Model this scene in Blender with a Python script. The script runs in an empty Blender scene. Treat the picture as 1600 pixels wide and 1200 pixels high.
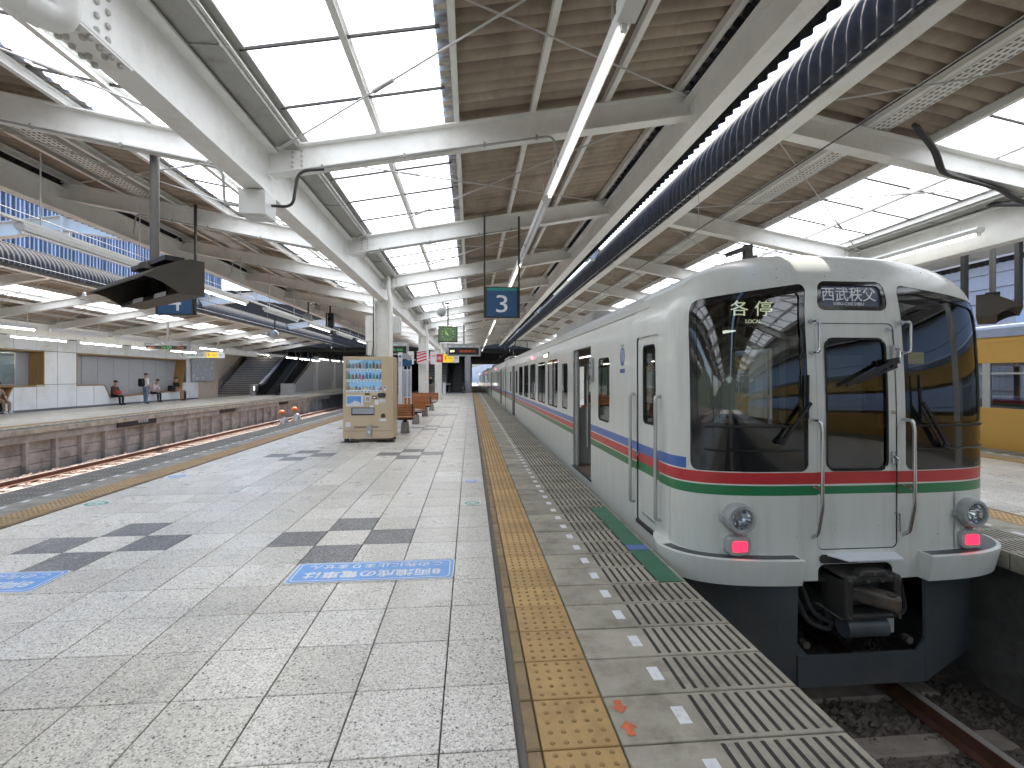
import bpy, bmesh, math, random
from mathutils import Vector, Matrix
random.seed(7)
R = math.radians
scene = bpy.context.scene
COL = scene.collection

# ------------------------------------------------------------------ camera
YAW = math.atan(65/760)
cam = bpy.data.cameras.new('camera'); cam_o = bpy.data.objects.new('camera', cam); COL.objects.link(cam_o)
cam_o.location = (0, 0, 1.5); cam_o.rotation_euler = (R(90), 0, -YAW)
cam.sensor_width = 36; cam.lens = 760/1600*36; cam.shift_y = -10/1600
cam.clip_start = .05; cam.clip_end = 2000
scene.camera = cam_o
# ------------------------------------------------------------------ sky, sun, exposure
SUN_EL, SUN_AZ = R(59), R(11)      # azimuth from +Y towards +X
w = bpy.data.worlds.new('World'); scene.world = w; w.use_nodes = True
nt = w.node_tree; nt.nodes.clear()
sky = nt.nodes.new('ShaderNodeTexSky'); sky.sky_type = 'NISHITA'; sky.sun_disc = False
sky.sun_elevation = SUN_EL; sky.sun_rotation = SUN_AZ; sky.dust_density = 2.0; sky.air_density = 1.0
bg = nt.nodes.new('ShaderNodeBackground'); bg.inputs[1].default_value = .15
out = nt.nodes.new('ShaderNodeOutputWorld')
nt.links.new(sky.outputs[0], bg.inputs[0]); nt.links.new(bg.outputs[0], out.inputs[0])
sl = bpy.data.lights.new('sun', 'SUN'); sl.energy = 4.5; sl.angle = R(.53); sl.color = (1, .95, .87)
so = bpy.data.objects.new('sun', sl); COL.objects.link(so)
d = Vector((math.sin(SUN_AZ)*math.cos(SUN_EL), math.cos(SUN_AZ)*math.cos(SUN_EL), math.sin(SUN_EL)))
so.rotation_euler = d.to_track_quat('Z', 'Y').to_euler()
vs = scene.view_settings
vs.view_transform = 'Standard'; vs.look = 'None'; vs.gamma = 1; vs.use_curve_mapping = False; vs.exposure = 1.7
scene.cycles.use_denoising = True
scene.cycles.max_bounces = 10; scene.cycles.diffuse_bounces = 6; scene.cycles.glossy_bounces = 5
scene.cycles.transparent_max_bounces = 16; scene.cycles.transmission_bounces = 6
scene.cycles.sample_clamp_indirect = 6; scene.cycles.caustics_reflective = False; scene.cycles.caustics_refractive = False

# ------------------------------------------------------------------ materials
MATS = {}
def nodes_of(name):
    m = bpy.data.materials.new(name); m.use_nodes = True
    n = m.node_tree; b = n.nodes['Principled BSDF']; o = n.nodes['Material Output']
    MATS[name] = m
    return m, n, b, o
def rgb(c): return (c[0], c[1], c[2], 1)
def ramp(n, fac, stops):
    r = n.nodes.new('ShaderNodeValToRGB'); e = r.color_ramp.elements
    while len(e) < len(stops): e.new(.5)
    for k, (p, c) in enumerate(stops): e[k].position = p; e[k].color = rgb(c)
    n.links.new(fac, r.inputs[0]); return r.outputs[0]
def pos(n):
    return n.nodes.new('ShaderNodeNewGeometry').outputs['Position']
def piece_random(n):
    a = n.nodes.new('ShaderNodeObjectInfo').outputs['Random']; b = n.nodes.new('ShaderNodeNewGeometry').outputs['Random Per Island']
    s = n.nodes.new('ShaderNodeMath'); s.operation = 'ADD'; n.links.new(a, s.inputs[0]); n.links.new(b, s.inputs[1])
    f = n.nodes.new('ShaderNodeMath'); f.operation = 'FRACT'; n.links.new(s.outputs[0], f.inputs[0]); return f.outputs[0]
def noise(n, scale, detail=4, rough=.6, vec=None, stretch=None):
    t = n.nodes.new('ShaderNodeTexNoise'); t.inputs['Scale'].default_value = scale
    t.inputs['Detail'].default_value = detail; t.inputs['Roughness'].default_value = rough
    v = vec or pos(n)
    if stretch:
        mp = n.nodes.new('ShaderNodeMapping'); mp.inputs['Scale'].default_value = stretch
        n.links.new(v, mp.inputs[0]); v = mp.outputs[0]
    n.links.new(v, t.inputs['Vector']); return t.outputs['Fac']
def mixc(n, fac, a, b, mode='MIX'):
    x = n.nodes.new('ShaderNodeMix'); x.data_type = 'RGBA'; x.blend_type = mode
    for s, v in ((x.inputs[0], fac), (x.inputs[6], a), (x.inputs[7], b)):
        if hasattr(v, 'links'): n.links.new(v, s)
        elif isinstance(v, (tuple, list)): s.default_value = rgb(v)
        else: s.default_value = v
    return x.outputs[2]
def bump(n, b, h, strength=.3, dist=.01):
    x = n.nodes.new('ShaderNodeBump'); x.inputs['Strength'].default_value = strength; x.inputs['Distance'].default_value = dist
    n.links.new(h, x.inputs['Height']); n.links.new(x.outputs[0], b.inputs['Normal'])
def M(name, c, rough=.5, metal=0, var=.12, scale=3., dirt=None, dscale=1.5, bmp=0, bscale=40, coat=0, emit=None, objvar=0, stretch=None, spec=.5):
    m, n, b, o = nodes_of(name)
    b.inputs['Roughness'].default_value = rough; b.inputs['Metallic'].default_value = metal
    b.inputs['Coat Weight'].default_value = coat; b.inputs['Coat Roughness'].default_value = .05
    b.inputs['Specular IOR Level'].default_value = spec
    lo = tuple(v*(1-var) for v in c); hi = tuple(min(1, v*(1+var)) for v in c)
    col = ramp(n, noise(n, scale, 5, .65, stretch=stretch), [(.3, lo), (.7, hi)])
    if dirt:
        f = ramp(n, noise(n, dscale, 6, .7, stretch=stretch), [(.5, (0, 0, 0)), (.72, (.75, .75, .75))])
        col = mixc(n, f, col, dirt)
    if objvar:
        f = ramp(n, piece_random(n), [(0, (1-objvar,)*3), (1, (1,)*3)])
        col = mixc(n, 1.0, col, f, 'MULTIPLY')
    n.links.new(col, b.inputs['Base Color'])
    if bmp: bump(n, b, noise(n, bscale, 4), bmp)
    if emit:
        b.inputs['Emission Color'].default_value = rgb(emit[0]); b.inputs['Emission Strength'].default_value = emit[1]
    return m
def terrazzo(name, stops, objvar, rough):
    m, n, b, o = nodes_of(name)
    v = n.nodes.new('ShaderNodeTexVoronoi'); v.inputs['Scale'].default_value = 135; n.links.new(pos(n), v.inputs['Vector'])
    sp = n.nodes.new('ShaderNodeSeparateColor'); n.links.new(v.outputs['Color'], sp.inputs[0])
    col = ramp(n, sp.outputs[0], stops)
    v2 = n.nodes.new('ShaderNodeTexVoronoi'); v2.inputs['Scale'].default_value = 42; n.links.new(pos(n), v2.inputs['Vector'])
    sp2 = n.nodes.new('ShaderNodeSeparateColor'); n.links.new(v2.outputs['Color'], sp2.inputs[0])
    f0 = ramp(n, v2.outputs['Distance'], [(.0, (1,)*3), (.22, (1,)*3), (.3, (0,)*3)])
    f1 = ramp(n, sp2.outputs[1], [(.0, (1,)*3), (.07, (1,)*3), (.075, (0,)*3)])
    col = mixc(n, mixc(n, 1., f0, f1, 'MULTIPLY'), col, (.05, .05, .055))
    v3 = n.nodes.new('ShaderNodeTexVoronoi'); v3.inputs['Scale'].default_value = 1.7; n.links.new(pos(n), v3.inputs['Vector'])
    col = mixc(n, ramp(n, v3.outputs['Distance'], [(.018, (.6,)*3), (.03, (0,)*3)]), col, (.10, .095, .085))
    big = ramp(n, noise(n, .9, 5, .65), [(.3, (.90, .89, .87)), (.7, (1, 1, 1))])
    col = mixc(n, 1., col, big, 'MULTIPLY')
    stain = ramp(n, noise(n, 5.5, 6, .75), [(.56, (0,)*3), (.78, (.1,)*3)])
    col = mixc(n, stain, col, (.24, .22, .19))
    f = ramp(n, piece_random(n), [(0, (1-objvar, 1-objvar*1.05, 1-objvar*1.15)), (1, (1,)*3)])
    col = mixc(n, 1., col, f, 'MULTIPLY')
    n.links.new(col, b.inputs['Base Color'])
    rr = ramp(n, noise(n, 2.3, 5, .7), [(.3, (rough*.7,)*3), (.7, (rough*1.35,)*3)])
    n.links.new(rr, b.inputs['Roughness'])
    bump(n, b, noise(n, 60, 3), .08, .004)
terrazzo('tile_light', [(0, (.14, .132, .122)), (.08, (.37, .357, .33)), (.26, (.56, .54, .495)), (.6, (.66, .64, .59)), (.88, (.80, .785, .74))], .2, .33)
terrazzo('tile_dark', [(0, (.05, .05, .054)), (.35, (.10, .10, .107)), (.7, (.16, .16, .168)), (.92, (.36, .355, .35))], .12, .38)
M('grout', (.15, .145, .13), .9)
M('concrete', (.37, .345, .28), .7, var=.2, scale=4, dirt=(.13, .12, .09), dscale=3.2, bmp=.25, bscale=70, objvar=.24)
M('concrete_wall', (.30, .285, .265), .85, var=.28, scale=2.2, dirt=(.09, .075, .06), dscale=1.3, bmp=.4, bscale=25, objvar=.12)
M('concrete_dark', (.14, .13, .12), .9, var=.3, scale=2, dirt=(.05, .045, .04), dscale=1.1, bmp=.3, bscale=20)
M('slip_strip', (.045, .042, .036), .85, var=.3, scale=30)
M('marker_white', (.72, .73, .76), .5, var=.05, dirt=(.45, .44, .42), dscale=20)
M('tactile', (.47, .305, .125), .6, var=.14, scale=6, dirt=(.27, .18, .085), dscale=4, bmp=.15, bscale=90, objvar=.2)
M('tactile_edge', (.27, .19, .10), .7, var=.2, scale=8, dirt=(.12, .09, .06), dscale=5, objvar=.2)
M('tape_green', (.04, .15, .09), .55, var=.15, scale=7)
M('sticker_blue', (.13, .32, .68), .45, var=.08, scale=6)
M('sticker_white', (.68, .70, .72), .5, var=.08, scale=9)
M('sticker_red', (.55, .14, .06), .6, var=.25, scale=14)
M('sticker_green', (.07, .32, .17), .5)
M('steel_white', (.80, .80, .775), .42, var=.06, scale=1.2, dirt=(.67, .65, .61), dscale=3.2, bmp=.04, bscale=12)
M('tactile_dot', (.30, .185, .07), .65, var=.2, scale=20)
M('steel_grey', (.34, .34, .325), .5, var=.12, scale=2)
M('gutter_grey', (.36, .355, .33), .6, var=.12, scale=3, dirt=(.16, .15, .13), dscale=3)
M('roof_sheet', (.42, .35, .28), .88, var=.16, scale=2.6, dirt=(.24, .195, .15), dscale=2.3, bmp=.15, bscale=60, stretch=(1, .35, 1), objvar=.2)
M('fascia_dark', (.045, .045, .048), .8, var=.28, scale=4, dirt=(.09, .09, .095), dscale=5)
M('rod', (.50, .50, .49), .45, var=.1)
M('bolt', (.5, .49, .46), .5)
M('dark_metal', (.035, .033, .030), .55, var=.2)
M('hood_brown', (.058, .049, .038), .6, var=.12, scale=5)
M('black', (.012, .012, .013), .4, var=.1)
M('rubber', (.02, .02, .02), .8, var=.1)
M('cable', (.03, .03, .032), .55)
M('train_white', (.64, .665, .63), .3, var=.04, scale=3, dirt=(.57, .57, .51), dscale=1.6, coat=.22, stretch=(5, 5, .6))
M('train_roof', (.56, .57, .55), .35, var=.05, scale=2, coat=.2)
M('stripe_blue', (.05, .135, .42), .3, var=.06, coat=.2)
M('stripe_red', (.50, .03, .035), .3, var=.06, coat=.2)
M('stripe_green', (.018, .19, .07), .3, var=.06, coat=.2)
M('gloss_black', (.010, .011, .012), .1, var=.1, coat=.5)
M('skirt_grey', (.06, .071, .08), .42, var=.15, scale=3, dirt=(.075, .07, .06), dscale=2)
M('chrome', (.62, .63, .64), .18, metal=1, var=.05)
M('alu', (.50, .51, .52), .35, metal=.7, var=.06)
M('lamp_grey', (.36, .38, .38), .4, var=.06)
M('reflector', (.8, .82, .85), .12, metal=1, var=.1, scale=40)
M('tail_red', (.6, .02, .05), .3, emit=((1., .02, .06), .9))
M('interior_beige', (.34, .32, .26), .6, var=.06)
M('interior_grey', (.30, .31, .30), .5, var=.05)
M('interior_dark', (.035, .036, .036), .7)
M('interior_floor', (.14, .10, .08), .7)
M('seat_orange', (.28, .11, .045), .8)
M('train_yellow', (.50, .29, .06), .35, var=.04, coat=.2)
M('roof_blue', (.20, .23, .30), .5, var=.15)
M('panel_white', (.70, .73, .78), .4, var=.03, scale=.8, dirt=(.50, .48, .43), dscale=.7)
M('panel_line', (.16, .17, .2), .7)
M('wood_ochre', (.36, .22, .085), .5, var=.14, scale=5, stretch=(1, 1, .2))
M('recess_grey', (.34, .36, .41), .5, var=.04)
M('poster', (.46, .52, .58), .35, var=.06)
M('wood_bench', (.44, .155, .045), .45, var=.25, scale=9, stretch=(.25, 1, 1), objvar=.25)
M('vend_tan', (.56, .44, .30), .42, var=.05)
M('vend_side', (.40, .31, .20), .45, var=.05)
M('sign_blue', (.022, .085, .20), .35, var=.04)
M('sign_teal', (.03, .26, .24), .4)
M('text_white', (.80, .82, .84), .5, var=.02)
M('text_black', (.02, .02, .02), .6)
M('sign_yellow', (.78, .50, .02), .4, var=.04, emit=((.9, .6, .05), .15))
M('sign_white', (.72, .74, .76), .4, var=.03)
M('sign_red', (.60, .03, .06), .4, var=.04)
M('led_green', (.05, .3, .08), .5, emit=((.2, 1, .3), .12))
M('led_red', (.4, .05, .02), .5, emit=((1, .22, .1), .12))
M('pole_grey', (.13, .125, .115), .5)
M('hill_green', (.045, .058, .045), .95, var=.4, scale=.15, dirt=(.09, .10, .07), dscale=.3)
M('led_off', (.012, .012, .012), .3)
M('clock_green', (.06, .11, .05), .3, var=.4, scale=5, emit=((.10, .2, .09), .12))
M('clock_mark', (.4, .55, .18), .4, emit=((.7, .9, .3), .12))
M('lamp_tube', (.9, .9, .88), .4, emit=((1, .98, .9), 1.3))
M('lamp_bright', (.9, .9, .88), .4, emit=((1, .97, .88), 14.0))
M('lamp_body', (.68, .69, .67), .4, var=.04)
M('tube_off', (.75, .76, .78), .35, var=.03)
M('rail_top', (.48, .45, .42), .3, metal=.6, var=.15, scale=8)
M('rail_rust', (.11, .048, .03), .85, var=.3, scale=8)
M('sleeper', (.22, .19, .165), .9, var=.3, scale=5)
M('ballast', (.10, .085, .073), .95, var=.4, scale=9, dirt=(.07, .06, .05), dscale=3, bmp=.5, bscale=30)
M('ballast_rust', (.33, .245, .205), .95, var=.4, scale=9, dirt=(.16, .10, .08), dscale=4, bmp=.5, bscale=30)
M('louver_blue', (.24, .32, .48), .45, var=.12, objvar=.45)
M('louver_pale', (.52, .58, .70), .45, var=.1)
M('siding_grey', (.40, .41, .45), .7, var=.08)
M('siding_blue', (.42, .52, .66), .7, var=.05)
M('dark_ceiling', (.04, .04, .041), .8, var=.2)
M('wall_grey', (.36, .35, .36), .7, var=.08)
M('wall_lilac', (.42, .43, .50), .6, var=.06)
M('wall_tan', (.44, .36, .29), .7, var=.08)
M('stair', (.24, .23, .22), .7, var=.15)
M('esc_step', (.05, .05, .052), .5)
M('esc_edge', (.55, .52, .42), .5)
M('leaf', (.07, .11, .035), .8, var=.4, scale=3)
M('skin', (.42, .25, .17), .6)
M('hair', (.012, .010, .009), .6)
M('cloth_white', (.66, .66, .70), .85)
M('cloth_pink', (.60, .50, .56), .85)
M('cloth_brown', (.07, .045, .03), .9)
M('cloth_black', (.015, .015, .017), .9)
M('denim', (.12, .19, .28), .9)
M('cloth_navy', (.02, .025, .045), .9)
M('cloth_tan', (.24, .17, .13), .9)
M('bag_red', (.33, .04, .03), .6)
M('helmet_orange', (.85, .16, .02), .35)
for k, c in enumerate([(.55, .06, .06), (.06, .2, .5), (.7, .6, .2), (.1, .4, .2), (.7, .72, .75), (.3, .1, .05), (.45, .2, .5), (.8, .35, .1)]):
    M('drink%d' % k, c, .3)
M('shelf_white', (.7, .74, .8), .4, emit=((.8, .9, 1), .12))
M('vend_back', (.16, .30, .48), .5, emit=((.3, .55, .85), .18))

def glass(name, tint, gl=.9, base=.06):
    m, n, b, o = nodes_of(name)
    n.nodes.remove(b)
    tr = n.nodes.new('ShaderNodeBsdfTransparent'); tr.inputs[0].default_value = rgb(tint)
    gs = n.nodes.new('ShaderNodeBsdfGlossy'); gs.inputs['Roughness'].default_value = .015; gs.inputs[0].default_value = (gl, gl, gl, 1)
    lw = n.nodes.new('ShaderNodeFresnel')
    bf = n.nodes.new('ShaderNodeMath'); bf.operation = 'MULTIPLY_ADD'; bf.inputs[1].default_value = 1/1.55-1.55; bf.inputs[2].default_value = 1.55
    n.links.new(n.nodes.new('ShaderNodeNewGeometry').outputs['Backfacing'], bf.inputs[0]); n.links.new(bf.outputs[0], lw.inputs['IOR'])
    ad = n.nodes.new('ShaderNodeMath'); ad.operation = 'MULTIPLY_ADD'; ad.inputs[1].default_value = 1.; ad.inputs[2].default_value = base; ad.use_clamp = True
    n.links.new(lw.outputs[0], ad.inputs[0])
    mx = n.nodes.new('ShaderNodeMixShader'); n.links.new(ad.outputs[0], mx.inputs[0]); n.links.new(tr.outputs[0], mx.inputs[1]); n.links.new(gs.outputs[0], mx.inputs[2])
    n.links.new(mx.outputs[0], o.inputs[0])
glass('glass', (.42, .47, .45)); glass('glass_front', (.16, .19, .185), base=.05); glass('glass_clear', (.85, .88, .88), base=.02)
glass('glass_yellow_train', (.6, .62, .62))
def skylight():
    m, n, b, o = nodes_of('skylight'); n.nodes.remove(b)
    tl = n.nodes.new('ShaderNodeBsdfTranslucent')
    c = ramp(n, noise(n, 1.1, 5, .7, stretch=(1, .3, 1)), [(.3, (.66, .69, .71)), (.7, (.82, .84, .85))])
    wv = n.nodes.new('ShaderNodeTexWave'); wv.bands_direction = 'Y'; wv.inputs['Scale'].default_value = 3.0; n.links.new(pos(n), wv.inputs['Vector'])
    c = mixc(n, 1., c, ramp(n, wv.outputs['Fac'], [(0, (.72, .75, .77)), (.25, (1, 1, 1))]), 'MULTIPLY')
    n.links.new(c, tl.inputs[0])
    df = n.nodes.new('ShaderNodeBsdfDiffuse'); df.inputs[0].default_value = (.8, .82, .84, 1)
    tr = n.nodes.new('ShaderNodeBsdfTransparent'); tr.inputs[0].default_value = (.9, .93, .95, 1)
    m1 = n.nodes.new('ShaderNodeMixShader'); m1.inputs[0].default_value = .12
    n.links.new(tl.outputs[0], m1.inputs[1]); n.links.new(df.outputs[0], m1.inputs[2])
    m2 = n.nodes.new('ShaderNodeMixShader'); m2.inputs[0].default_value = .03
    n.links.new(m1.outputs[0], m2.inputs[1]); n.links.new(tr.outputs[0], m2.inputs[2])
    n.links.new(m2.outputs[0], o.inputs[0])
skylight()

# ------------------------------------------------------------------ mesh helpers
ORG = {}
def origin(p):
    return ORG.get(p.name, Vector((0, 0, 0))) if p else Vector((0, 0, 0))
class MB:
    def __init__(s): s.v = []; s.f = []; s.m = []
    def add(s, vs, fs, mi=0):
        k = len(s.v); s.v += [tuple(v) for v in vs]
        for f in fs: s.f.append([k+i for i in f]); s.m.append(mi)
        return s
    def box(s, x0, x1, y0, y1, z0, z1, mi=0):
        if x0 > x1: x0, x1 = x1, x0
        if y0 > y1: y0, y1 = y1, y0
        if z0 > z1: z0, z1 = z1, z0
        vs = [(x0, y0, z0), (x1, y0, z0), (x1, y1, z0), (x0, y1, z0), (x0, y0, z1), (x1, y0, z1), (x1, y1, z1), (x0, y1, z1)]
        return s.add(vs, [(0, 3, 2, 1), (4, 5, 6, 7), (0, 1, 5, 4), (1, 2, 6, 5), (2, 3, 7, 6), (3, 0, 4, 7)], mi)
    def cbox(s, x0, x1, y0, y1, z0, z1, c, mi=0):
        """box whose top edges are chamfered by c"""
        vs = [(x0, y0, z0), (x1, y0, z0), (x1, y1, z0), (x0, y1, z0), (x0, y0, z1-c), (x1, y0, z1-c), (x1, y1, z1-c), (x0, y1, z1-c),
              (x0+c, y0+c, z1), (x1-c, y0+c, z1), (x1-c, y1-c, z1), (x0+c, y1-c, z1)]
        return s.add(vs, [(0, 3, 2, 1), (0, 1, 5, 4), (1, 2, 6, 5), (2, 3, 7, 6), (3, 0, 4, 7), (4, 5, 9, 8), (5, 6, 10, 9), (6, 7, 11, 10), (7, 4, 8, 11), (8, 9, 10, 11)], mi)
    def prism(s, poly, axis, a, b, mi=0):
        """extrude a 2-D polygon along axis x / y / z from a to b"""
        n = len(poly)
        def P(p, t): return {'x': (t, p[0], p[1]), 'y': (p[0], t, p[1]), 'z': (p[0], p[1], t)}[axis]
        vs = [P(p, a) for p in poly]+[P(p, b) for p in poly]
        fs = [tuple(range(n-1, -1, -1)), tuple(range(n, 2*n))]+[(i, (i+1) % n, n+(i+1) % n, n+i) for i in range(n)]
        return s.add(vs, fs, mi)
    def bar(s, p0, p1, w, h, up=(0, 0, 1), mi=0):
        """rectangular bar between two points: w sideways, h along up"""
        p0, p1 = Vector(p0), Vector(p1); d = (p1-p0).normalized(); up = Vector(up)
        if abs(d.dot(up)) > .99: up = Vector((0, 1, 0))
        sx = d.cross(up).normalized(); uz = sx.cross(d).normalized()
        vs = [p+sx*a*w/2+uz*b*h/2 for p in (p0, p1) for a, b in ((-1, -1), (1, -1), (1, 1), (-1, 1))]
        return s.add(vs, [(0, 1, 2, 3), (7, 6, 5, 4), (0, 4, 5, 1), (1, 5, 6, 2), (2, 6, 7, 3), (3, 7, 4, 0)], mi)
    def ibeam(s, p0, p1, h, w, tf=.02, tw=.014, mi=0, up=(0, 0, 1)):
        p0, p1 = Vector(p0), Vector(p1); d = (p1-p0).normalized(); up = Vector(up)
        sx = d.cross(up).normalized(); uz = sx.cross(d).normalized()
        pr = [(-w/2, -h/2), (w/2, -h/2), (w/2, -h/2+tf), (tw/2, -h/2+tf), (tw/2, h/2-tf), (w/2, h/2-tf), (w/2, h/2), (-w/2, h/2), (-w/2, h/2-tf), (-tw/2, h/2-tf), (-tw/2, -h/2+tf), (-w/2, -h/2+tf)]
        n = 12; vs = [p+sx*a+uz*b for p in (p0, p1) for a, b in pr]
        fs = [(i, (i+1) % n, n+(i+1) % n, n+i) for i in range(n)]
        for e in (0, n): fs += [(e+0, e+1, e+2, e+11), (e+3, e+4, e+9, e+10), (e+5, e+6, e+7, e+8)]
        return s.add(vs, fs, mi)
    def tube(s, pts, r, n=8, mi=0, cap=True):
        pts = [Vector(p) for p in pts]; k0 = len(s.v); m = len(pts)
        rs = r if isinstance(r, (list, tuple)) else [r]*m
        up = None
        for i, p in enumerate(pts):
            d = (pts[min(i+1, m-1)]-pts[max(i-1, 0)]).normalized()
            if up is None: up = Vector((0, 0, 1)) if abs(d.z) < .9 else Vector((1, 0, 0))
            a = d.cross(up).normalized(); b = a.cross(d).normalized(); up = b
            s.v += [tuple(p+(a*math.cos(2*math.pi*j/n)+b*math.sin(2*math.pi*j/n))*rs[i]) for j in range(n)]
        for i in range(m-1):
            for j in range(n):
                s.f.append([k0+i*n+j, k0+i*n+(j+1) % n, k0+(i+1)*n+(j+1) % n, k0+(i+1)*n+j]); s.m.append(mi)
        if cap:
            s.f.append([k0+j for j in range(n-1, -1, -1)]); s.m.append(mi)
            s.f.append([k0+(m-1)*n+j for j in range(n)]); s.m.append(mi)
        return s
    def lathe(s, c, prof, axis='z', n=16, mi=0, cap=(1, 1)):
        """prof: (radius, height) list, about an axis through c"""
        k0 = len(s.v); c = Vector(c)
        for r, h in prof:
            for j in range(n):
                a = 2*math.pi*j/n; u, v = r*math.cos(a), r*math.sin(a)
                s.v.append(tuple(c+Vector({'z': (u, v, h), 'y': (u, h, v), 'x': (h, u, v)}[axis])))
        for i in range(len(prof)-1):
            for j in range(n):
                s.f.append([k0+i*n+j, k0+i*n+(j+1) % n, k0+(i+1)*n+(j+1) % n, k0+(i+1)*n+j]); s.m.append(mi)
        if cap[0]: s.f.append([k0+j for j in range(n-1, -1, -1)]); s.m.append(mi)
        if cap[1]: s.f.append([k0+(len(prof)-1)*n+j for j in range(n)]); s.m.append(mi)
        return s
    def sheet(s, xs, ys, fn, mi=0):
        k0 = len(s.v); ny = len(ys)
        for x in xs:
            for y in ys: s.v.append(tuple(fn(x, y)))
        for i in range(len(xs)-1):
            for j in range(ny-1):
                a = k0+i*ny+j; s.f.append([a, a+ny, a+ny+1, a+1]); s.m.append(mi)
        return s
    def mesh(s, name, mats, off=Vector((0, 0, 0)), smooth=False, fix=True):
        me = bpy.data.meshes.new(name)
        me.from_pydata([(v[0]-off.x, v[1]-off.y, v[2]-off.z) for v in s.v], [], s.f)
        for m in (mats if isinstance(mats, (list, tuple)) else [mats]): me.materials.append(MATS[m])
        if isinstance(mats, (list, tuple)): me.polygons.foreach_set('material_index', s.m)
        if fix:
            bm = bmesh.new(); bm.from_mesh(me); bmesh.ops.recalc_face_normals(bm, faces=bm.faces); bm.to_mesh(me); bm.free()
        if smooth:
            me.polygons.foreach_set('use_smooth', [True]*len(me.polygons))
            if smooth is not True and smooth < 180: me.set_sharp_from_angle(angle=R(smooth))
        me.update()
        return me
    def build(s, name, mats, parent=None, smooth=False, bevel=0, fix=True):
        off = origin(parent)
        return link(name, s.mesh(name, mats, off, smooth, fix), parent, bevel=bevel)
def link(name, me, parent=None, loc=None, bevel=0, rot=None):
    o = bpy.data.objects.new(name, me); COL.objects.link(o)
    if parent: o.parent = parent; ORG[o.name] = origin(parent)
    if loc is not None: o.location = Vector(loc)-origin(parent)
    if rot: o.rotation_euler = rot
    if bevel:
        b = o.modifiers.new('bevel', 'BEVEL'); b.width = bevel; b.segments = 2; b.limit_method = 'ANGLE'; b.angle_limit = R(40)
    return o
def thing(name, label, cat, loc=(0, 0, 0), group=None):
    o = bpy.data.objects.new(name, None); COL.objects.link(o); o.location = loc; o.empty_display_size = .1
    o['label'] = label; o['category'] = cat
    if group: o['group'] = group
    ORG[o.name] = Vector(loc); return o
def tag(o, label, cat, group=None):
    o['label'] = label; o['category'] = cat
    if group: o['group'] = group
    return o
def struct(o): o['kind'] = 'structure'; return o
def stuff(o): o['kind'] = 'stuff'; return o
def sempty(name, loc=(0, 0, 0)):
    o = bpy.data.objects.new(name, None); COL.objects.link(o); o.location = loc; ORG[o.name] = Vector(loc); o['kind'] = 'structure'; return o
def text(name, body, size, mw, mat, parent=None, ext=.0015, bold=0, align='CENTER', sx=1., fit=None):
    cu = bpy.data.curves.new(name, 'FONT'); cu.body = body; cu.size = size; cu.extrude = ext; cu.offset = bold
    cu.align_x = align; cu.align_y = 'CENTER'; cu.resolution_u = 3
    to = bpy.data.objects.new('tmp', cu); COL.objects.link(to)
    dg = bpy.context.evaluated_depsgraph_get()
    me = bpy.data.meshes.new_from_object(to.evaluated_get(dg)); COL.objects.unlink(to); bpy.data.objects.remove(to); bpy.data.curves.remove(cu)
    me.name = name
    if fit and len(me.vertices):
        xs = [v.co.x for v in me.vertices]; wd = max(xs)-min(xs); cx = (max(xs)+min(xs))/2
        ys = [v.co.y for v in me.vertices]; ht = max(ys)-min(ys); cy = (max(ys)+min(ys))/2
        kx = fit[0]/wd; ky = (fit[1]/ht) if fit[1] else kx
        for v in me.vertices: v.co.x = (v.co.x-cx)*kx; v.co.y = (v.co.y-cy)*ky
    off = origin(parent)
    me.transform(Matrix.Translation(-off) @ mw @ Matrix.Diagonal((sx, 1, 1, 1)))
    me.materials.clear(); me.materials.append(MATS[mat])
    return link(name, me, parent)
def face_y(x, y, z, rz=0):      # text plane facing -Y
    return Matrix.Translation((x, y, z)) @ Matrix.Rotation(rz, 4, 'Z') @ Matrix.Rotation(R(90), 4, 'X')
def face_nx(x, y, z):           # text plane facing -X, reading towards -Y
    return Matrix.Translation((x, y, z)) @ Matrix.Rotation(R(-90), 4, 'Z') @ Matrix.Rotation(R(90), 4, 'X')
def frange(a, b, n): return [a+(b-a)*i/n for i in range(n+1)]
# ================================================================== ground, tracks, platforms
def proj(X, Y, Z):
    s, c = math.sin(YAW), math.cos(YAW); zc = X*s+Y*c; xc = X*c-Y*s
    if zc < .3: return None
    return 800+760*xc/zc, 590+760*(1.5-Z)/zc, zc
def inframe(X, Y, Z, m=30):
    p = proj(X, Y, Z); return p is not None and -m < p[0] < 1600+m and -m < p[1] < 1200+m
struct(MB().box(-400, 400, -120, 900, -1.9, -1.42).build('ground', 'ballast'))

RAILZ = -1.12
def track(xc, y0, y1, label, rust, ys0, ys1, nmax=60):
    t = thing('railway_track', label, 'railway track', (xc, y0, -1.42))
    for sx in (-1, 1):
        x = xc+sx*.567
        b = MB().prism([(x-.06, RAILZ-.15), (x+.06, RAILZ-.15), (x+.06, RAILZ-.138), (x+.011, RAILZ-.118), (x+.011, RAILZ-.045), (x+.033, RAILZ-.034), (x+.033, RAILZ-.006),
                        (x-.033, RAILZ-.006), (x-.033, RAILZ-.034), (x-.011, RAILZ-.045), (x-.011, RAILZ-.118), (x-.06, RAILZ-.138)], 'y', y0, y1)
        r = b.build('rail', 'rail_rust', t)
        MB().prism([(x-.031, RAILZ-.006), (x+.031, RAILZ-.006), (x+.027, RAILZ), (x-.027, RAILZ)], 'y', y0, y1).build('rail_head', 'rail_top', r)
    me = MB().cbox(-1.0, 1.0, -.1, .1, -.16, 0, .015).mesh('sleeper', 'sleeper')
    y = ys0; k = 0
    while y < ys1 and k < nmax:
        link('sleeper', me, t, (xc, y, RAILZ-.15)); y += .63; k += 1
    return t
track(3.12, -60, 140, 'dark railway track under the white train beside platform 3', 0, -1, 6, 12)
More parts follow.
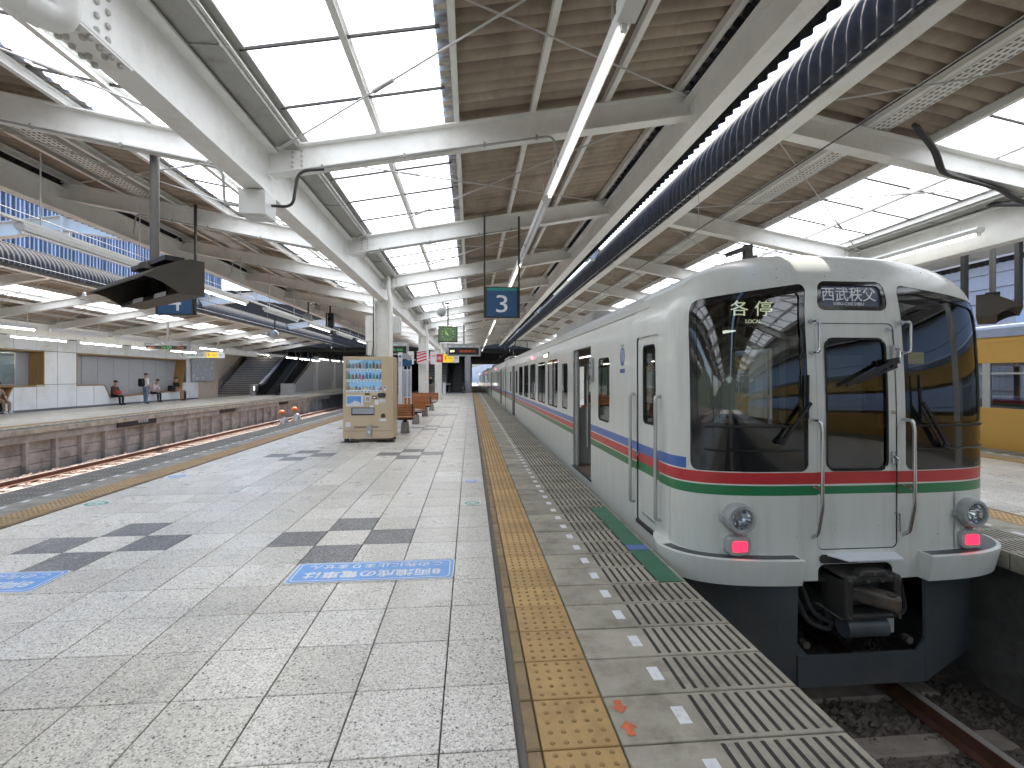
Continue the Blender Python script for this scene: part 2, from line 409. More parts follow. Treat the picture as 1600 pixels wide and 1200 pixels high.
track(-7.72, -15, 140, 'railway track hidden below the near edge of platform 4', 0, 8, 14, 4)
track(-11.15, -15, 140, 'rusty sunlit railway track in front of the opposite platform wall', 1, 8, 46, 62)

def rocks(name, x0, x1, y0, y1, n, mat, z=-1.42, top=-1.28, smin=.022, smax=.05, seed=3):
    rd = random.Random(seed); b = MB()
    b.sheet(frange(x0, x1, 12), frange(y0, y1, max(4, int((y1-y0)/.4))), lambda x, y: (x, y, top-.03+.02*math.sin(7*x+3*y)*math.cos(5*y-2*x)))
    for i in range(n):
        x, y = rd.uniform(x0, x1), rd.uniform(y0, y1); r = rd.uniform(smin, smax); c = Vector((x, y, top-.02+.02*math.sin(7*x+3*y)*math.cos(5*y-2*x)))
        vs = [c+Vector((rd.uniform(.6, 1.2)*a*r, rd.uniform(.6, 1.2)*bb*r, rd.uniform(.5, 1.)*cc*r)) for a, bb, cc in ((1, 0, 0), (0, 1, 0), (-1, 0, 0), (0, -1, 0), (.2, .1, 1), (0, 0, -1))]
        b.add(vs, [(0, 1, 4), (1, 2, 4), (2, 3, 4), (3, 0, 4), (1, 0, 5), (2, 1, 5), (3, 2, 5), (0, 3, 5)])
    o = stuff(b.build(name, mat, fix=False)); return o
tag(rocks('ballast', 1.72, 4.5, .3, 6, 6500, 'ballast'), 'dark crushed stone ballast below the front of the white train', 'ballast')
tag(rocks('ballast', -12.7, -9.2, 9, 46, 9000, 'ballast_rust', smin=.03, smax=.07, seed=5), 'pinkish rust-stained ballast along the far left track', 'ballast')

# ---- the island platform: base, tiles, tactile strip, edge slabs
T = .42; TX0 = -.125; TY0 = 2.38; PC = -2.22; PEDGE = 1.59
PY0, PY1 = -60., 140.
plat = sempty('platform', (PC, 0, 0))
def platform_body(parent, xa, xb, y0=PY0, y1=PY1, wall='concrete_dark'):
    MB().box(xa+.02, xb-.02, y0, y1, -.16, -.03).build('platform_deck', 'grout', parent)
    MB().box(xa+.25, xb-.25, y0, y1, -1.6, -.16).build('platform_core', wall, parent)
platform_body(plat, 2*PC-PEDGE, PEDGE)
cols = []
x = TX0
while x > 2*PC-TX0+.01: cols.append((x-T, x)); x -= T
cols = [(TX0, TX0+.315)]+cols
xl = min(c[0] for c in cols)
cols.append((2*PC-.19+.003, xl))
DARK = set()
for cy in range(-2, 12):
    for cx in (-1.175, -3.275):
        Y = 4.69+cy*12*T
        for dx, dy in ((0, T), (0, -T), (T, 0), (-T, 0)): DARK.add((round((cx+dx)*50), round((Y+dy)*50)))
def is_dark(x, y):
    return any((round(x*50)+a, round(y*50)+b) in DARK for a in (-2, -1, 0, 1, 2) for b in (-2, -1, 0, 1, 2))
tl = []
k0 = int((-14-TY0)/T)
for i in range(k0, int((64-TY0)/T)):
    y0 = TY0+i*T
    for (xa, xb) in cols:
        cx, cy = (xa+xb)/2, y0+T/2
        p = proj(cx, cy, 0); a = 0
        if p and inframe(cx, cy, 0, 40): a = (xb-xa)*T/p[2]**3
        tl.append((a, xa, xb, y0, is_dark(cx, cy)))
tl.sort(key=lambda q: -q[0])
g = .003
mesh_cache = {}
rest = MB()
for n_, (a, xa, xb, y0, dk) in enumerate(tl):
    rd = random.random()
    if n_ < 300 and a > 0:
        key = (round(xb-xa, 3), dk)
        if key not in mesh_cache:
            hw = (xb-xa)/2
            mesh_cache[key] = MB().cbox(-hw+g, hw-g, -T/2+g, T/2-g, -.028, 0, .003).mesh('tile', 'tile_dark' if dk else 'tile_light')
        o = link('tile', mesh_cache[key], plat, ((xa+xb)/2, y0+T/2, -.0015*rd))
        o.rotation_euler = (random.uniform(-.0012, .0012), random.uniform(-.0012, .0012), 0)
    else:
        rest.cbox(xa+g, xb-g, y0+g, y0+T-g, -.028, -.0015*rd, .003, 1 if dk else 0)
stuff(rest.build('tile', ['tile_light', 'tile_dark'], plat, fix=False))
MB().box(2*PC-.19, .19, 64.2, PY1, -.028, -.001).build('far_paving', 'tile_light', plat)
MB().box(2*PC-.19, .19, PY0, TY0+k0*T-.01, -.028, -.001).build('far_paving', 'tile_light', plat)

def tactile_mesh(sgn):
    b = MB(); w = .30
    b.cbox(*sorted((sgn*.075, sgn*.395)), -.1485, .1485, -.03, .002, .004, 0)
    b.cbox(*sorted((sgn*.012, sgn*.068)), -.1485, .1485, -.03, .004, .006, 1)
    for i in range(5):
        for j in range(5):
            cx, cy = sgn*(.075+.045+.0575*i), -.12+.06*j
            vs = [(cx+.0125*math.cos(q*math.pi/4), cy+.0125*math.sin(q*math.pi/4), .0015) for q in range(8)]+[(cx+.0075*math.cos(q*math.pi/4), cy+.0075*math.sin(q*math.pi/4), .0075) for q in range(8)]
            b.add(vs, [(q, (q+1) % 8, 8+(q+1) % 8, 8+q) for q in range(8)]+[tuple(range(8, 16))], 2)
    return b.mesh('tactile_tile', ['tactile', 'tactile_edge', 'tactile_dot'])
def slab_mesh(sgn, wd=.965):
    # local x = 0 at the inner side, wd at the platform edge
    b = MB()
    X = lambda a, c: sorted((sgn*a, sgn*c))
    b.cbox(*X(0, wd), -.1475, .1475, -.15, 0, .004, 0)
    x0 = wd-.565
    for i in range(10):
        xx = x0+i*.0568
        b.box(*X(xx, xx+.019), -.128, .128, -.004, .0012, 1)
        for q in (.0065, .0125): b.box(*X(xx+q-.0012, xx+q+.0012), -.128, .128, .0005, .0024, 1)
    b.box(*X(.285, .342), -.055, .055, -.002, .0022, 2)
    return b.mesh('edge_slab', ['concrete', 'slip_strip', 'marker_white'])
SP = .3053
TM = {s: tactile_mesh(s) for s in (1, -1)}; SM = {s: slab_mesh(s) for s in (1, -1)}
def edge_run(parent, xi, sgn, y0, y1, ymax_obj, nmax):
    """tactile tiles from xi outwards and edge slabs beyond them"""
    n = 0; y = y0; far = MB(); cnt = 0
    while y < y1:
        if cnt < nmax and inframe(xi+sgn*.3, y, 0, 60):
            link('tactile_tile', TM[sgn], parent, (xi, y, random.uniform(-.0012, .0008)))
            link('edge_slab', SM[sgn], parent, (xi+sgn*.405, y, random.uniform(-.002, .001))); cnt += 1
        elif y < ymax_obj:
            for me, xo in ((TM[sgn], xi), (SM[sgn], xi+sgn*.405)):
                k = len(far.v); far.v += [(v.co.x+xo, v.co.y+y, v.co.z) for v in me.vertices]
                add = 0 if me is TM[sgn] else 3
                for p in me.polygons: far.f.append([k+q for q in p.vertices]); far.m.append(p.material_index+add)
        else:
            far.box(*sorted((xi+sgn*.012, xi+sgn*.395)), y-.15, y1, -.03, .002, 0)
            far.box(*sorted((xi+sgn*.405, xi+sgn*1.37)), y-.15, y1, -.15, 0, 3); break
        y += SP
    stuff(far.build('edge_slab', ['tactile', 'tactile_edge', 'tactile_dot', 'concrete', 'slip_strip', 'marker_white'], parent, fix=False))
    if y0 > PY0+1 and xi < 8:
        nb = MB(); nb.box(*sorted((xi+sgn*.012, xi+sgn*.395)), PY0, y0-.16, -.03, .002); nb.build('far_tactile_strip', 'tactile', parent); nb = MB(); nb.box(*sorted((xi+sgn*.405, xi+sgn*1.37)), PY0, y0-.16, -.15, 0); nb.build('far_edge', 'concrete', parent)
edge_run(plat, .215, 1, 2.09-SP*10, PY1, 50, 150)
edge_run(plat, 2*PC-.215, -1, -4, PY1, 42, 120)

# ---- markings on the floor of the island platform
def rrect(cx, cy, w, h, r, n=5):
    pts = []
    for (sx, sy, a0) in ((1, 1, 0), (-1, 1, 90), (-1, -1, 180), (1, -1, 270)):
        for i in range(n+1):
            a = R(a0+90*i/n); pts.append((cx+sx*(w/2-r)+r*math.cos(a), cy+sy*(h/2-r)+r*math.sin(a)))
    return pts
def flat(b, poly, z, mi=0): b.add([(p[0], p[1], z) for p in poly], [tuple(range(len(poly)))], mi)
def ring(b, outer, inner, z, mi=0):
    n = len(outer); b.add([(p[0], p[1], z) for p in outer+inner], [(i, (i+1) % n, n+(i+1) % n, n+i) for i in range(n)], mi)
def floor_sign(cx, cy, label):
    t = thing('floor_sticker', label, 'floor sign', (cx, cy, 0), 'blue floor notices about eight-car trains')
    w, h = 1.235, .385
    b = MB(); flat(b, rrect(cx, cy, w, h, .04), .0022, 0); b.build('backing', 'sticker_white', t, fix=False)
    b = MB(); flat(b, rrect(cx, cy, w-.02, h-.02, .035), .0030); b.build('blue_field', 'sticker_blue', t, fix=False)
    b = MB(); ring(b, rrect(cx, cy, w-.06, h-.055, .035), rrect(cx, cy, w-.078, h-.073, .03), .0040); b.build('border_line', 'sticker_white', t, fix=False)
    flip = lambda x, y: Matrix.Translation((x, y, .0042)) @ Matrix.Rotation(math.pi, 4, 'Z')
    text('lettering', '8両編成の電車は', .2, flip(cx-.0, cy-.062), 'sticker_white', t, ext=.0002, bold=.004, fit=(1.03, .135))
    text('lettering', 'この先に止まりません', .15, flip(cx, cy+.095), 'sticker_white', t, ext=.0002, bold=.002, fit=(1.03, .088))
floor_sign(-.745, 3.855, 'blue floor notice with Japanese lettering nearest the yellow tactile strip')
floor_sign(-3.69, 3.865, 'blue floor notice with Japanese lettering cut by the left photo edge')
def oval(cx, cy, col, label, txt='8両', s=1):
    t = thing('floor_sticker', label, 'floor sign', (cx, cy, 0), 'small boarding position stickers')
    b = MB(); flat(b, rrect(cx, cy, .20*s, .19*s, .01), .0022); b.build('backing', 'sticker_white', t, fix=False)
    b = MB(); ring(b, [(cx+.095*s*math.cos(a*math.pi/10), cy+.08*s*math.sin(a*math.pi/10)) for a in range(20)], [(cx+.066*s*math.cos(a*math.pi/10), cy+.053*s*math.sin(a*math.pi/10)) for a in range(20)], .0032)
    b.build('ring', col, t, fix=False)
    text('lettering', txt, .07*s, Matrix.Translation((cx, cy, .0034)) @ Matrix.Rotation(math.pi, 4, 'Z'), col, t, ext=.0002)
oval(.02, 5.83, 'sticker_green', 'green ringed floor sticker beside the right tactile strip')
oval(.01, 7.06, 'sticker_blue', 'blue ringed floor sticker beside the right tactile strip')
oval(.01, 10.9, 'sticker_green', 'small pale green floor sticker farther along the right tactile strip')
oval(-4.43, 6.18, 'sticker_green', 'green ringed floor sticker beside the left tactile strip', s=1.3)
oval(-4.44, 7.8, 'sticker_blue', 'blue ringed floor sticker beside the left tactile strip', s=1.3)
b = MB()
for (a, c) in ((3.46, 4.12), (4.25, 5.5)): b.box(1.375, 1.555, a, c, .0026, .0040, 0)
b.box(1.375, 1.555, 4.125, 4.245, .0026, .0040, 1)
tag(b.build('floor_tape', ['tape_green', 'stripe_blue']), 'green floor tape with a blue patch along the platform edge by the train', 'floor tape')
for s, yy, lab in ((1, 2.165, 'upper faded red arrow on the concrete edge slab'), (-1, 2.03, 'lower faded red arrow on the concrete edge slab')):
    cx = .675; q = .045
    pts = [(-.018, .045), (.018, .045), (.018, 0), (.04, 0), (0, -.045), (-.04, 0), (-.018, 0)]
    b = MB(); flat(b, [(cx+p[0], yy+s*p[1]) for p in pts], .0024); tag(b.build('floor_arrow', 'sticker_red', fix=False), lab, 'floor sign', 'red arrows on the edge slab')
# vending machine skid plates are built with the machine

# ---- the two facing platforms
def tiles_block(parent, x0, x1, y0, y1, t=.42):
    b = MB(); nx = int(round((x1-x0)/t)); tx = (x1-x0)/nx; ny = int((y1-y0)/t)
    for i in range(nx):
        for j in range(ny): b.cbox(x0+i*tx+.004, x0+(i+1)*tx-.004, y0+j*t+.004, y0+(j+1)*t-.004, -.028, -.0015*random.random(), .003)
    stuff(b.build('tile', 'tile_light', parent, fix=False))
rplat = sempty('platform', (7.8, 0, 0)); platform_body(rplat, 4.6, 11.0)
edge_run(rplat, 4.6+1.375, -1, 1.5, 40, 14, 40)
edge_run(rplat, 11.0-1.375, 1, 4, 40, 14, 14)
tiles_block(rplat, 5.98, 9.62, 2, 20)
MB().box(5.98, 9.62, 20.02, 140, -.028, 0).build('far_paving', 'tile_light', rplat)
MB().box(5.98, 9.62, PY0, 1.98, -.028, 0).build('far_paving', 'tile_light', rplat)
LX = -12.8; WX = -19.2
lplat = sempty('platform', (LX, 0, 0))
MB().box(-24, LX-.02, -5, 140, -.16, -.03).build('platform_deck', 'grout', lplat)
MB().box(-24, LX-.42, -5, 140, -1.6, -.16).build('platform_core', 'concrete_dark', lplat)
edge_run(lplat, LX-1.375, 1, 8, 120, 30, 80)
tiles_block(lplat, WX, LX-1.375, 8, 46)
MB().box(-24, LX-1.38, 46.05, 140, -.028, 0).build('far_paving', 'tile_light', lplat)
# precast wall under its edge: capping beam, posts and three courses of planks
wallt = thing('retaining_wall', 'stained concrete plank wall with posts below the opposite platform edge', 'wall', (LX, 20, -1.42))
MB().box(LX-.30, LX-.06, 8, 46, -.40, -.155).build('capping_beam', 'concrete_wall', wallt, bevel=.015)
pm = MB().prism([(-.13, -.09), (.0, -.09), (.09, -.055), (.09, .055), (0, .09), (-.13, .09)], 'z', -1.42, -.40).mesh('post', 'concrete_wall')
km = MB().cbox(-.06, 0, -.415, .415, -.318, 0, .012).mesh('plank', 'concrete_wall')
for k in range(34):
    y = 9.19+k*1.025
    if y > 45: break
    link('post', pm, wallt, (LX-.16, y, 0))
    for c in range(3):
        o = link('plank', km, wallt, (LX-.17+random.uniform(-.012, .012), y+.5125, -.405-c*.335))
    b = None
for y, l in ((18.9, 2.2), (26.2, 1.6), (34., 1.6)):
    MB().box(LX-.045, LX-.02, y, y+l, -.34, -.06).build('edge_plate', 'black', wallt)
text('lettering', '停止位置', .15, Matrix.Translation((LX-.015, 20.3, -.2)) @ Matrix.Rotation(R(90), 4, 'Z') @ Matrix.Rotation(R(90), 4, 'X'), 'sticker_white', wallt)
# ================================================================== canopies
BAY = 3.49; COLY = 12.62
def wave(y, pitch): return math.sin(2*math.pi*y/pitch)
def corr_sheet(x0, x1, zf, pitch, amp, mat, name, nper=8, thick=0):
    """corrugated sheet one bay long (local y 0..BAY), ridges across the bay"""
    n = int(round(BAY/pitch)); p = BAY/n
    ys = frange(0, BAY, n*nper)
    b = MB().sheet([x0, x1] if not isinstance(x0, list) else x0, ys, lambda x, y: (x, y, zf(x)+(amp*wave(y, p) if amp < .02 else amp*(1.-2*abs(math.sin(math.pi*y/p))**.8))))
    return b.mesh(name, mat, smooth=True if amp < .02 else 62, fix=False)
def canopy(xc, W, dz, k0, k1, label, wings=(1, -1), cols=True, braces=True, col_ks=None, dk=0, sky=(.30, 2.10), flen=.59):
    t = thing('platform_canopy', label, 'canopy', (xc, COLY, 0))
    ya, yb = COLY+k0*BAY, COLY+k1*BAY
    zb = lambda u: 3.91+dz+.18*(u-.14)              # beam centre line over |x-xc|
    zr = lambda u: zb(u)+.145+.125                 # roof sheet level
    L = lambda b, n, m, **kw: b.build(n, m, t, **kw)
    # centre girder in lengths of three bays
    k = k0
    gm = MB().ibeam((0, 0, 3.74+dz), (0, 3*BAY, 3.74+dz), .56, .215, .022, .016).mesh('centre_girder', 'steel_white')
    while k < k1:
        link('centre_girder', gm, t, (xc, COLY+k*BAY, 0)); k += 3
    bm_ = MB()
    for s in wings:
        e = s*W
        # shared meshes, local to (xc, y of beam)
        b = MB().ibeam((s*.012, 0, zb(.012)), (s*(W-.02), 0, zb(W-.02)), .29, .17, .016, .012)
        for q in (.22,): b.box(*sorted((s*q, s*(q+.28))), -.016, .016, zb(q)-.11, zb(q)+.13)
        beam = b.mesh('cross_beam', 'steel_white')
        # end plate bolts
        bb = MB()
        for q in (.26, .36):
            for v in (-.08, -.03, .03, .08):
                for ss in (-1, 1): bb.lathe((s*q, ss*.016, zb(q)+v), [(.016, 0), (.016, ss*.014)], 'y', 6)
        bolts = bb.mesh('bolt_group', 'bolt')
        eb = MB().ibeam((e, 0, 4.59+dz-.18*(4.87-W)), (e, BAY, 4.59+dz-.18*(4.87-W)), .42, .2, .018, .012).mesh('edge_beam', 'steel_white')
        pur = []
        for u in [.34+.8725*q for q in range(int((W-.6)/.8725)+1)]+[W-.17]:
            z = zb(u)+.145
            bmesh_ = MB(); pw = .06
            x = s*u
            bmesh_.prism([(x-.03, z), (x+.03, z), (x+.03, z+.008), (x-.022, z+.008), (x-.022, z+.092), (x+.03, z+.092), (x+.03, z+.1), (x-.03, z+.1)], 'y', 0, BAY)
            pur.append(bmesh_.mesh('purlin', 'steel_white'))
        sky_m = corr_sheet(s*sky[0], s*sky[1], lambda x: zr(abs(x))-.01, .105, .010, 'skylight', 'skylight_sheet', 6)
        rms = [corr_sheet(s*(sky[1]-.16), s*(W+.0), lambda x: zr(abs(x))+.02, .1745, .036, 'roof_sheet', 'roof_sheet', 8)]
        if sky[0] > .5: rms.append(corr_sheet(s*.3, s*(sky[0]+.12), lambda x: zr(abs(x))+.02, .1745, .036, 'roof_sheet', 'roof_sheet', 8))
        # fascia: the sheet rolls down over the edge
        zt = zr(W)
        prof = [(W-.04, zt+.035), (W+.03, zt-.02), (W+.11, zt-.10), (W+.19, zt-.20), (W+.245, zt-.31), (W+.27, zt-.43), (W+.27, zt-flen)]
        n = 22; ys = frange(0, BAY, n*8); fb = MB(); p = BAY/n
        def fpt(i, y, prof=prof, s=s):
            u, z = prof[i]; u2, z2 = prof[min(i+1, len(prof)-1)]; u1, z1 = prof[max(i-1, 0)]
            tx, tz = u2-u1, z2-z1; l = math.hypot(tx, tz); a = .022*wave(y, p)
            return (s*(u-tz/l*a), y, z+tx/l*a)
        fb.sheet(range(len(prof)), ys, fpt)
        fas = fb.mesh('fascia_sheet', 'fascia_dark', smooth=True, fix=False)
        # gutter tray along the girder
        gb = MB()
        gb.box(*sorted((s*.002, s*.325)), .012, BAY-.012, 4.045+dz, 4.055+dz); gb.box(*sorted((s*.325, s*.337)), .004, BAY-.004, 4.045+dz, 4.20+dz)
        gb.box(*sorted((s*.337, s*.41)), .0, BAY, 4.175+dz, 4.19+dz)
        gb.box(*sorted((s*.11, s*.34)), BAY/2-.01, BAY/2+.01, 4.03+dz, 4.044+dz)
        gut = gb.mesh('gutter', 'gutter_grey')
        bars = MB()
        for y in (0,):
            z0, z1 = zr(sky[0]+.06)-.042, zr(sky[1]-.12)-.042
            bars.bar((s*(sky[0]+.06), y, z0), (s*(sky[1]-.12), y, z1), .02, .022)
        barm = bars.mesh('skylight_bar', 'dark_metal')
        for k in range(k0, k1+1):
            y = COLY+k*BAY
            link('cross_beam', beam, t, (xc, y, 0)); stuff(link('bolt_group', bolts, t, (xc, y, 0)))
            if k == k1: break
            link('edge_beam', eb, t, (xc, y, 0))
            for m in pur: link('purlin', m, t, (xc, y, 0))
            link('skylight_sheet', sky_m, t, (xc, y, 0)); [link('roof_sheet', m, t, (xc, y, 0)) for m in rms]
            link('fascia_sheet', fas, t, (xc, y, 0)); link('gutter', gut, t, (xc, y, 0)); [link('skylight_bar', barm, t, (xc, y+.25+q*.8725, 0)) for q in range(4)]
        if braces:
            rb = MB()
            z0, z1 = zb(.2)+.12, zb(W-.15)+.08
            A, B = Vector((s*.2, .15, z0)), Vector((s*(W-.12), BAY-.12, z1))
            C, D = Vector((s*.2, BAY-.15, z0-.03)), Vector((s*(W-.12), .12, z1-.03))
            for P, Q in ((A, B), (C, D)):
                rb.tube([P, Q], .0095, 6)
                m = P.lerp(Q, .27); dd = (Q-P).normalized(); sd = dd.cross(Vector((0, 0, 1))).normalized()
                for q in (-1, 1): rb.bar(m-dd*.12+sd*.016*q, m+dd*.12+sd*.016*q, .009, .018)
                for q, en in ((1, P), (-1, Q)): rb.bar(en-dd*q*.02, en+dd*q*.22, .045, .012)
                for q in (-.12, .12): rb.lathe(m+dd*q, [(.017, -.015), (.017, .015)], 'x', 6)
            bm2 = rb.mesh('brace_rods', 'rod')
            for k in range(k0, k1):
                if (k-k0+dk) % 2 == 0 or k < 3: link('brace_rods', bm2, t, (xc, COLY+k*BAY, 0))
    # columns
    if cols:
        cb = MB()
        cb.ibeam((0, 0, .012), (0, 0, 3.46+dz), .34, .30, .02, .016, up=(1, 0, 0))
        cb.box(-.17, .17, -.17, .17, 0, .012)
        colm = cb.mesh('column', 'steel_white')
        pb = MB(); pb.tube([(.19, -.20, 4.05+dz), (.19, -.20, 3.75+dz), (.21, -.21, 3.60+dz), (.25, -.22, 3.45+dz), (.25, -.22, .0)], .055, 12)
        for z in (.7, 1.9, 3.0): pb.lathe((.25, -.22, z), [(.06, -.02), (.06, .02)], 'z', 12)
        pipem = pb.mesh('drain_pipe', 'steel_white', smooth=40)
        for k in (col_ks or range(k0, k1+1)):
            if k % 3 == 0:
                link('column', colm, t, (xc, COLY+k*BAY, 0)); link('drain_pipe', pipem, t, (xc, COLY+k*BAY, 0))
    return t, zb, zr
K0, K1 = -12, 9
can, ZB, ZR = canopy(-2.24, 4.87, 0, K0, K1, 'white steel butterfly canopy with skylights over the middle platform', col_ks=range(-12, 7))
rcan, ZBR, ZRR = canopy(7.8, 4.27, 0, K0, K1, 'white steel butterfly canopy over the platform right of the train', flen=.74)
lcan, ZBL, ZRL = canopy(-18.5, 6.2, -.2, K0+3, K1, 'white steel canopy over the opposite platform with its dark rolled fascia', cols=False, sky=(2.3, 3.9))

# bolted splice of the girder near the camera
b = MB()
for s in (-1, 1):
    b.box(-2.24+s*.009, -2.24+s*.03, 2.55, 3.28, 3.52, 3.96)
b.box(-2.345, -2.135, 2.55, 3.28, 3.443, 3.458)
b.build('splice_plate', 'steel_white', can)
bz_ = MB().lathe((0, 0, 0), [(.019, 0), (.019, -.018), (.012, -.026)], 'z', 6).mesh('bolt', 'bolt'); bx_ = MB().lathe((0, 0, 0), [(.02, 0), (.018, .012), (.008, .018)], 'x', 10).mesh('bolt', 'bolt', smooth=40)
for i in range(8):
    for xo in (-.075, .075) if i % 2 else (-.085, -.045, .045, .085): link('bolt', bz_, can, (-2.24+xo, 2.62+i*.085, 3.443))
for y in (2.66, 2.74, 3.08, 3.17):
    for i in range(5): link('bolt', bx_, can, (-2.21, y, 3.56+i*.085))
# rain pipe that crosses below the girder near the column
def bend(pts, r=.12, n=5):
    pts = [Vector(p) for p in pts]; o = [pts[0]]
    for i in range(1, len(pts)-1):
        a, c, d = pts[i-1], pts[i], pts[i+1]; r1 = min(r, (c-a).length*.45, (d-c).length*.45)
        p, q = c+(a-c).normalized()*r1, c+(d-c).normalized()*r1
        for k in range(n+1):
            s = k/n; o.append(p.lerp(c, s).lerp(c.lerp(q, s), s))
    o.append(pts[-1]); return o
b = MB().tube(bend([(-2.03, 2.62, 4.04), (-2.03, 2.62, 3.26), (-2.2, 2.36, 3.3), (-2.36, 2.02, 3.3), (-2.36, 2.02, .1)], .1), .068, 14)
b.tube([(-2.075, 2.55, 3.272), (-2.115, 2.49, 3.28)], .076, 14); b.tube([(-2.03, 2.62, 3.62), (-2.03, 2.62, 3.52)], .076, 14)
b.build('drain_pipe', 'steel_white', can, smooth=40)
# conduits fixed below the beams, cable trays on the purlins
for k in (-2, -1, 0, 1, 2):
    y = COLY+k*BAY
    b = MB()
    for s, u1 in ((1, 3.2), (-1, 3.6)):
        zz = lambda u: ZB(u)-.158
        b.tube(bend([(-2.24+s*.3, y-.07, zz(.3)-.12), (-2.24+s*.36, y-.07, zz(.36)), (-2.24+s*u1, y-.07, zz(u1)), (-2.24+s*(u1+.06), y-.05, zz(u1)-.35)], .1), .012, 6)
        for u in (.6, 1.5, 2.4, 3.0): b.box(-2.24+s*u-.012, -2.24+s*u+.012, y-.09, y-.05, zz(u)-.016, zz(u)+.03)
    b.build('conduit', 'steel_grey', can)
def tray(parent, x, y0, y1, z, w=.26):
    """perforated steel cable tray: side rails and a slotted bottom plate"""
    b = MB(); p = .075; n = int((y1-y0)/p); cols = 4
    cw = w/cols
    for j in range(n):
        ya = y0+j*p
        b.box(x-w/2, x+w/2, ya, ya+p*.35, z, z+.002)
        for c in range(cols+1):
            xx = x-w/2+c*cw; b.box(max(x-w/2, xx-cw*.28), min(x+w/2, xx+cw*.28), ya+p*.35, ya+p, z, z+.002)
    for s in (-1, 1): b.box(x+s*w/2-.002, x+s*w/2+.002, y0, y1, z, z+.06)
    o = b.build('cable_tray', 'steel_white', parent, fix=False); return o
tray(rcan, 7.8-2.97+.18, 1.3, 30, ZBR(2.79)+.16)
tray(can, -2.24-3.4, 2, 22, ZB(3.4)+.16)
MB().box(-2.24-3.5, -2.24-3.3, 2, 22, ZB(3.4)+.17, ZB(3.4)+.2).build('cable', 'cable', can)
# cables slung along the right canopy and its girder
b = MB()
pts = [(5.1, 5.2, 4.42), (5.5, 5.35, 4.22), (5.75, 5.5, 4.02), (6.3, 5.62, 3.98), (6.75, 5.68, 3.92), (7.1, 5.75, 3.80), (7.45, 5.8, 3.80), (7.62, 6.6, 4.08)]
sp = []
for i in range(len(pts)-1):
    for q in range(4): sp.append(Vector(pts[i]).lerp(Vector(pts[i+1]), q/4))
sp.append(Vector(pts[-1])); sm = [sp[0]]+[(sp[i-1]+sp[i]*2+sp[i+1])/4 for i in range(1, len(sp)-1)]+[sp[-1]]
for o_ in (0, .05, .09): b.tube([p+Vector((0, -o_*.6, -o_*.5)) for p in sm], .028-.1*o_, 8)
b.build('cable_bundle', 'cable', rcan, smooth=40)

# ---- ties across the tracks at every column line (gable-shaped)
def tie(xa, xb, za, zb_, zm, y, label, dep=.36):
    xm = (xa+xb)/2
    t = thing('tie_beam', label, 'tie beam', (xm, y, zm), 'tie beams between canopies')
    MB().ibeam((xa, y, za), (xm, y, zm), dep, .2, .018, .012).build('beam', 'steel_white', t)
    MB().ibeam((xm, y, zm), (xb, y, zb_), dep, .2, .018, .012).build('beam', 'steel_white', t)
    MB().box(xm-.03, xm+.03, y-.11, y+.11, zm-.28, zm+.22).build('splice_plate', 'steel_white', t)
nm = ['nearest', 'second', 'third']
for i, k in enumerate((0, 3, 6)):
    tie(-12.35, -7.15, 4.85, 4.85, 5.22, COLY+k*BAY, '%s gabled tie beam over the two left tracks' % nm[i].capitalize())
    tie(2.65, 3.5, 4.72, 4.65, 4.85, COLY+k*BAY, '%s short tie beam over the train between the canopies' % nm[i].capitalize(), .3)
# ================================================================== the white train
TCX, TY, HW, NA, NN = 3.12, 3.68, 1.41, .64, 3.8
ZT, ZC, MM = 2.61, 1.85, 2.75
CAPL = NA+.77                     # the curved cab end runs to y = TY + CAPL
def _outline():
    t = [(0., 0., 0.)]; N = 900
    for i in range(1, N+1):
        a = math.pi/2*i/N
        dx = HW*math.sin(a)**(2/NN); y = NA*(1-max(0, math.cos(a))**(2/NN))
        p = t[-1]; t.append((p[0]+math.hypot(dx-p[1], y-p[2]), dx, y))
    return t
OUT = _outline(); SF = OUT[-1][0]
import bisect
_sk = [o[0] for o in OUT]; _xk = [o[1] for o in OUT]
def out_at(s):
    sg = 1 if s >= 0 else -1; s = abs(s)
    if s >= SF: return sg*HW, NA+(s-SF)
    i = max(1, bisect.bisect_left(_sk, s)); a, b = OUT[i-1], OUT[i]; f = (s-a[0])/(b[0]-a[0]+1e-12)
    return sg*(a[1]+(b[1]-a[1])*f), a[2]+(b[2]-a[2])*f
def s_of(dx):
    sg = 1 if dx >= 0 else -1; dx = abs(dx)
    i = min(len(OUT)-1, max(1, bisect.bisect_left(_xk, dx))); a, b = OUT[i-1], OUT[i]
    return sg*(a[0]+(b[0]-a[0])*(dx-a[1])/(b[1]-a[1]+1e-12))
def wz(z):
    if z <= ZC: return 1.
    q = min(1., (z-ZC)/(ZT-ZC)); return max(0., 1-q**MM)**(1/MM)
def dback(z):
    if z <= 2.12: return .06*max(0, (z-1.0)/1.12)**2
    q = min(1, (z-2.12)/(ZT-2.12)); return .06+.02*q+.52*(1-max(0., 1-q**2.2)**(1/2.2))
def cab(s, z, off=0.):
    """surface of the cab end; off > 0 lies outside it"""
    dx, y = out_at(s); k = wz(z); dl = dback(z)
    p = Vector((TCX+dx*k, TY+dl+y*(1-dl/CAPL), z))
    if off:
        e = .004; a = out_at(s-e); b = out_at(s+e); t = Vector((b[0]-a[0], b[1]-a[1], 0)).normalized()
        p += Vector((t.y, -t.x, 0))*off
    return p
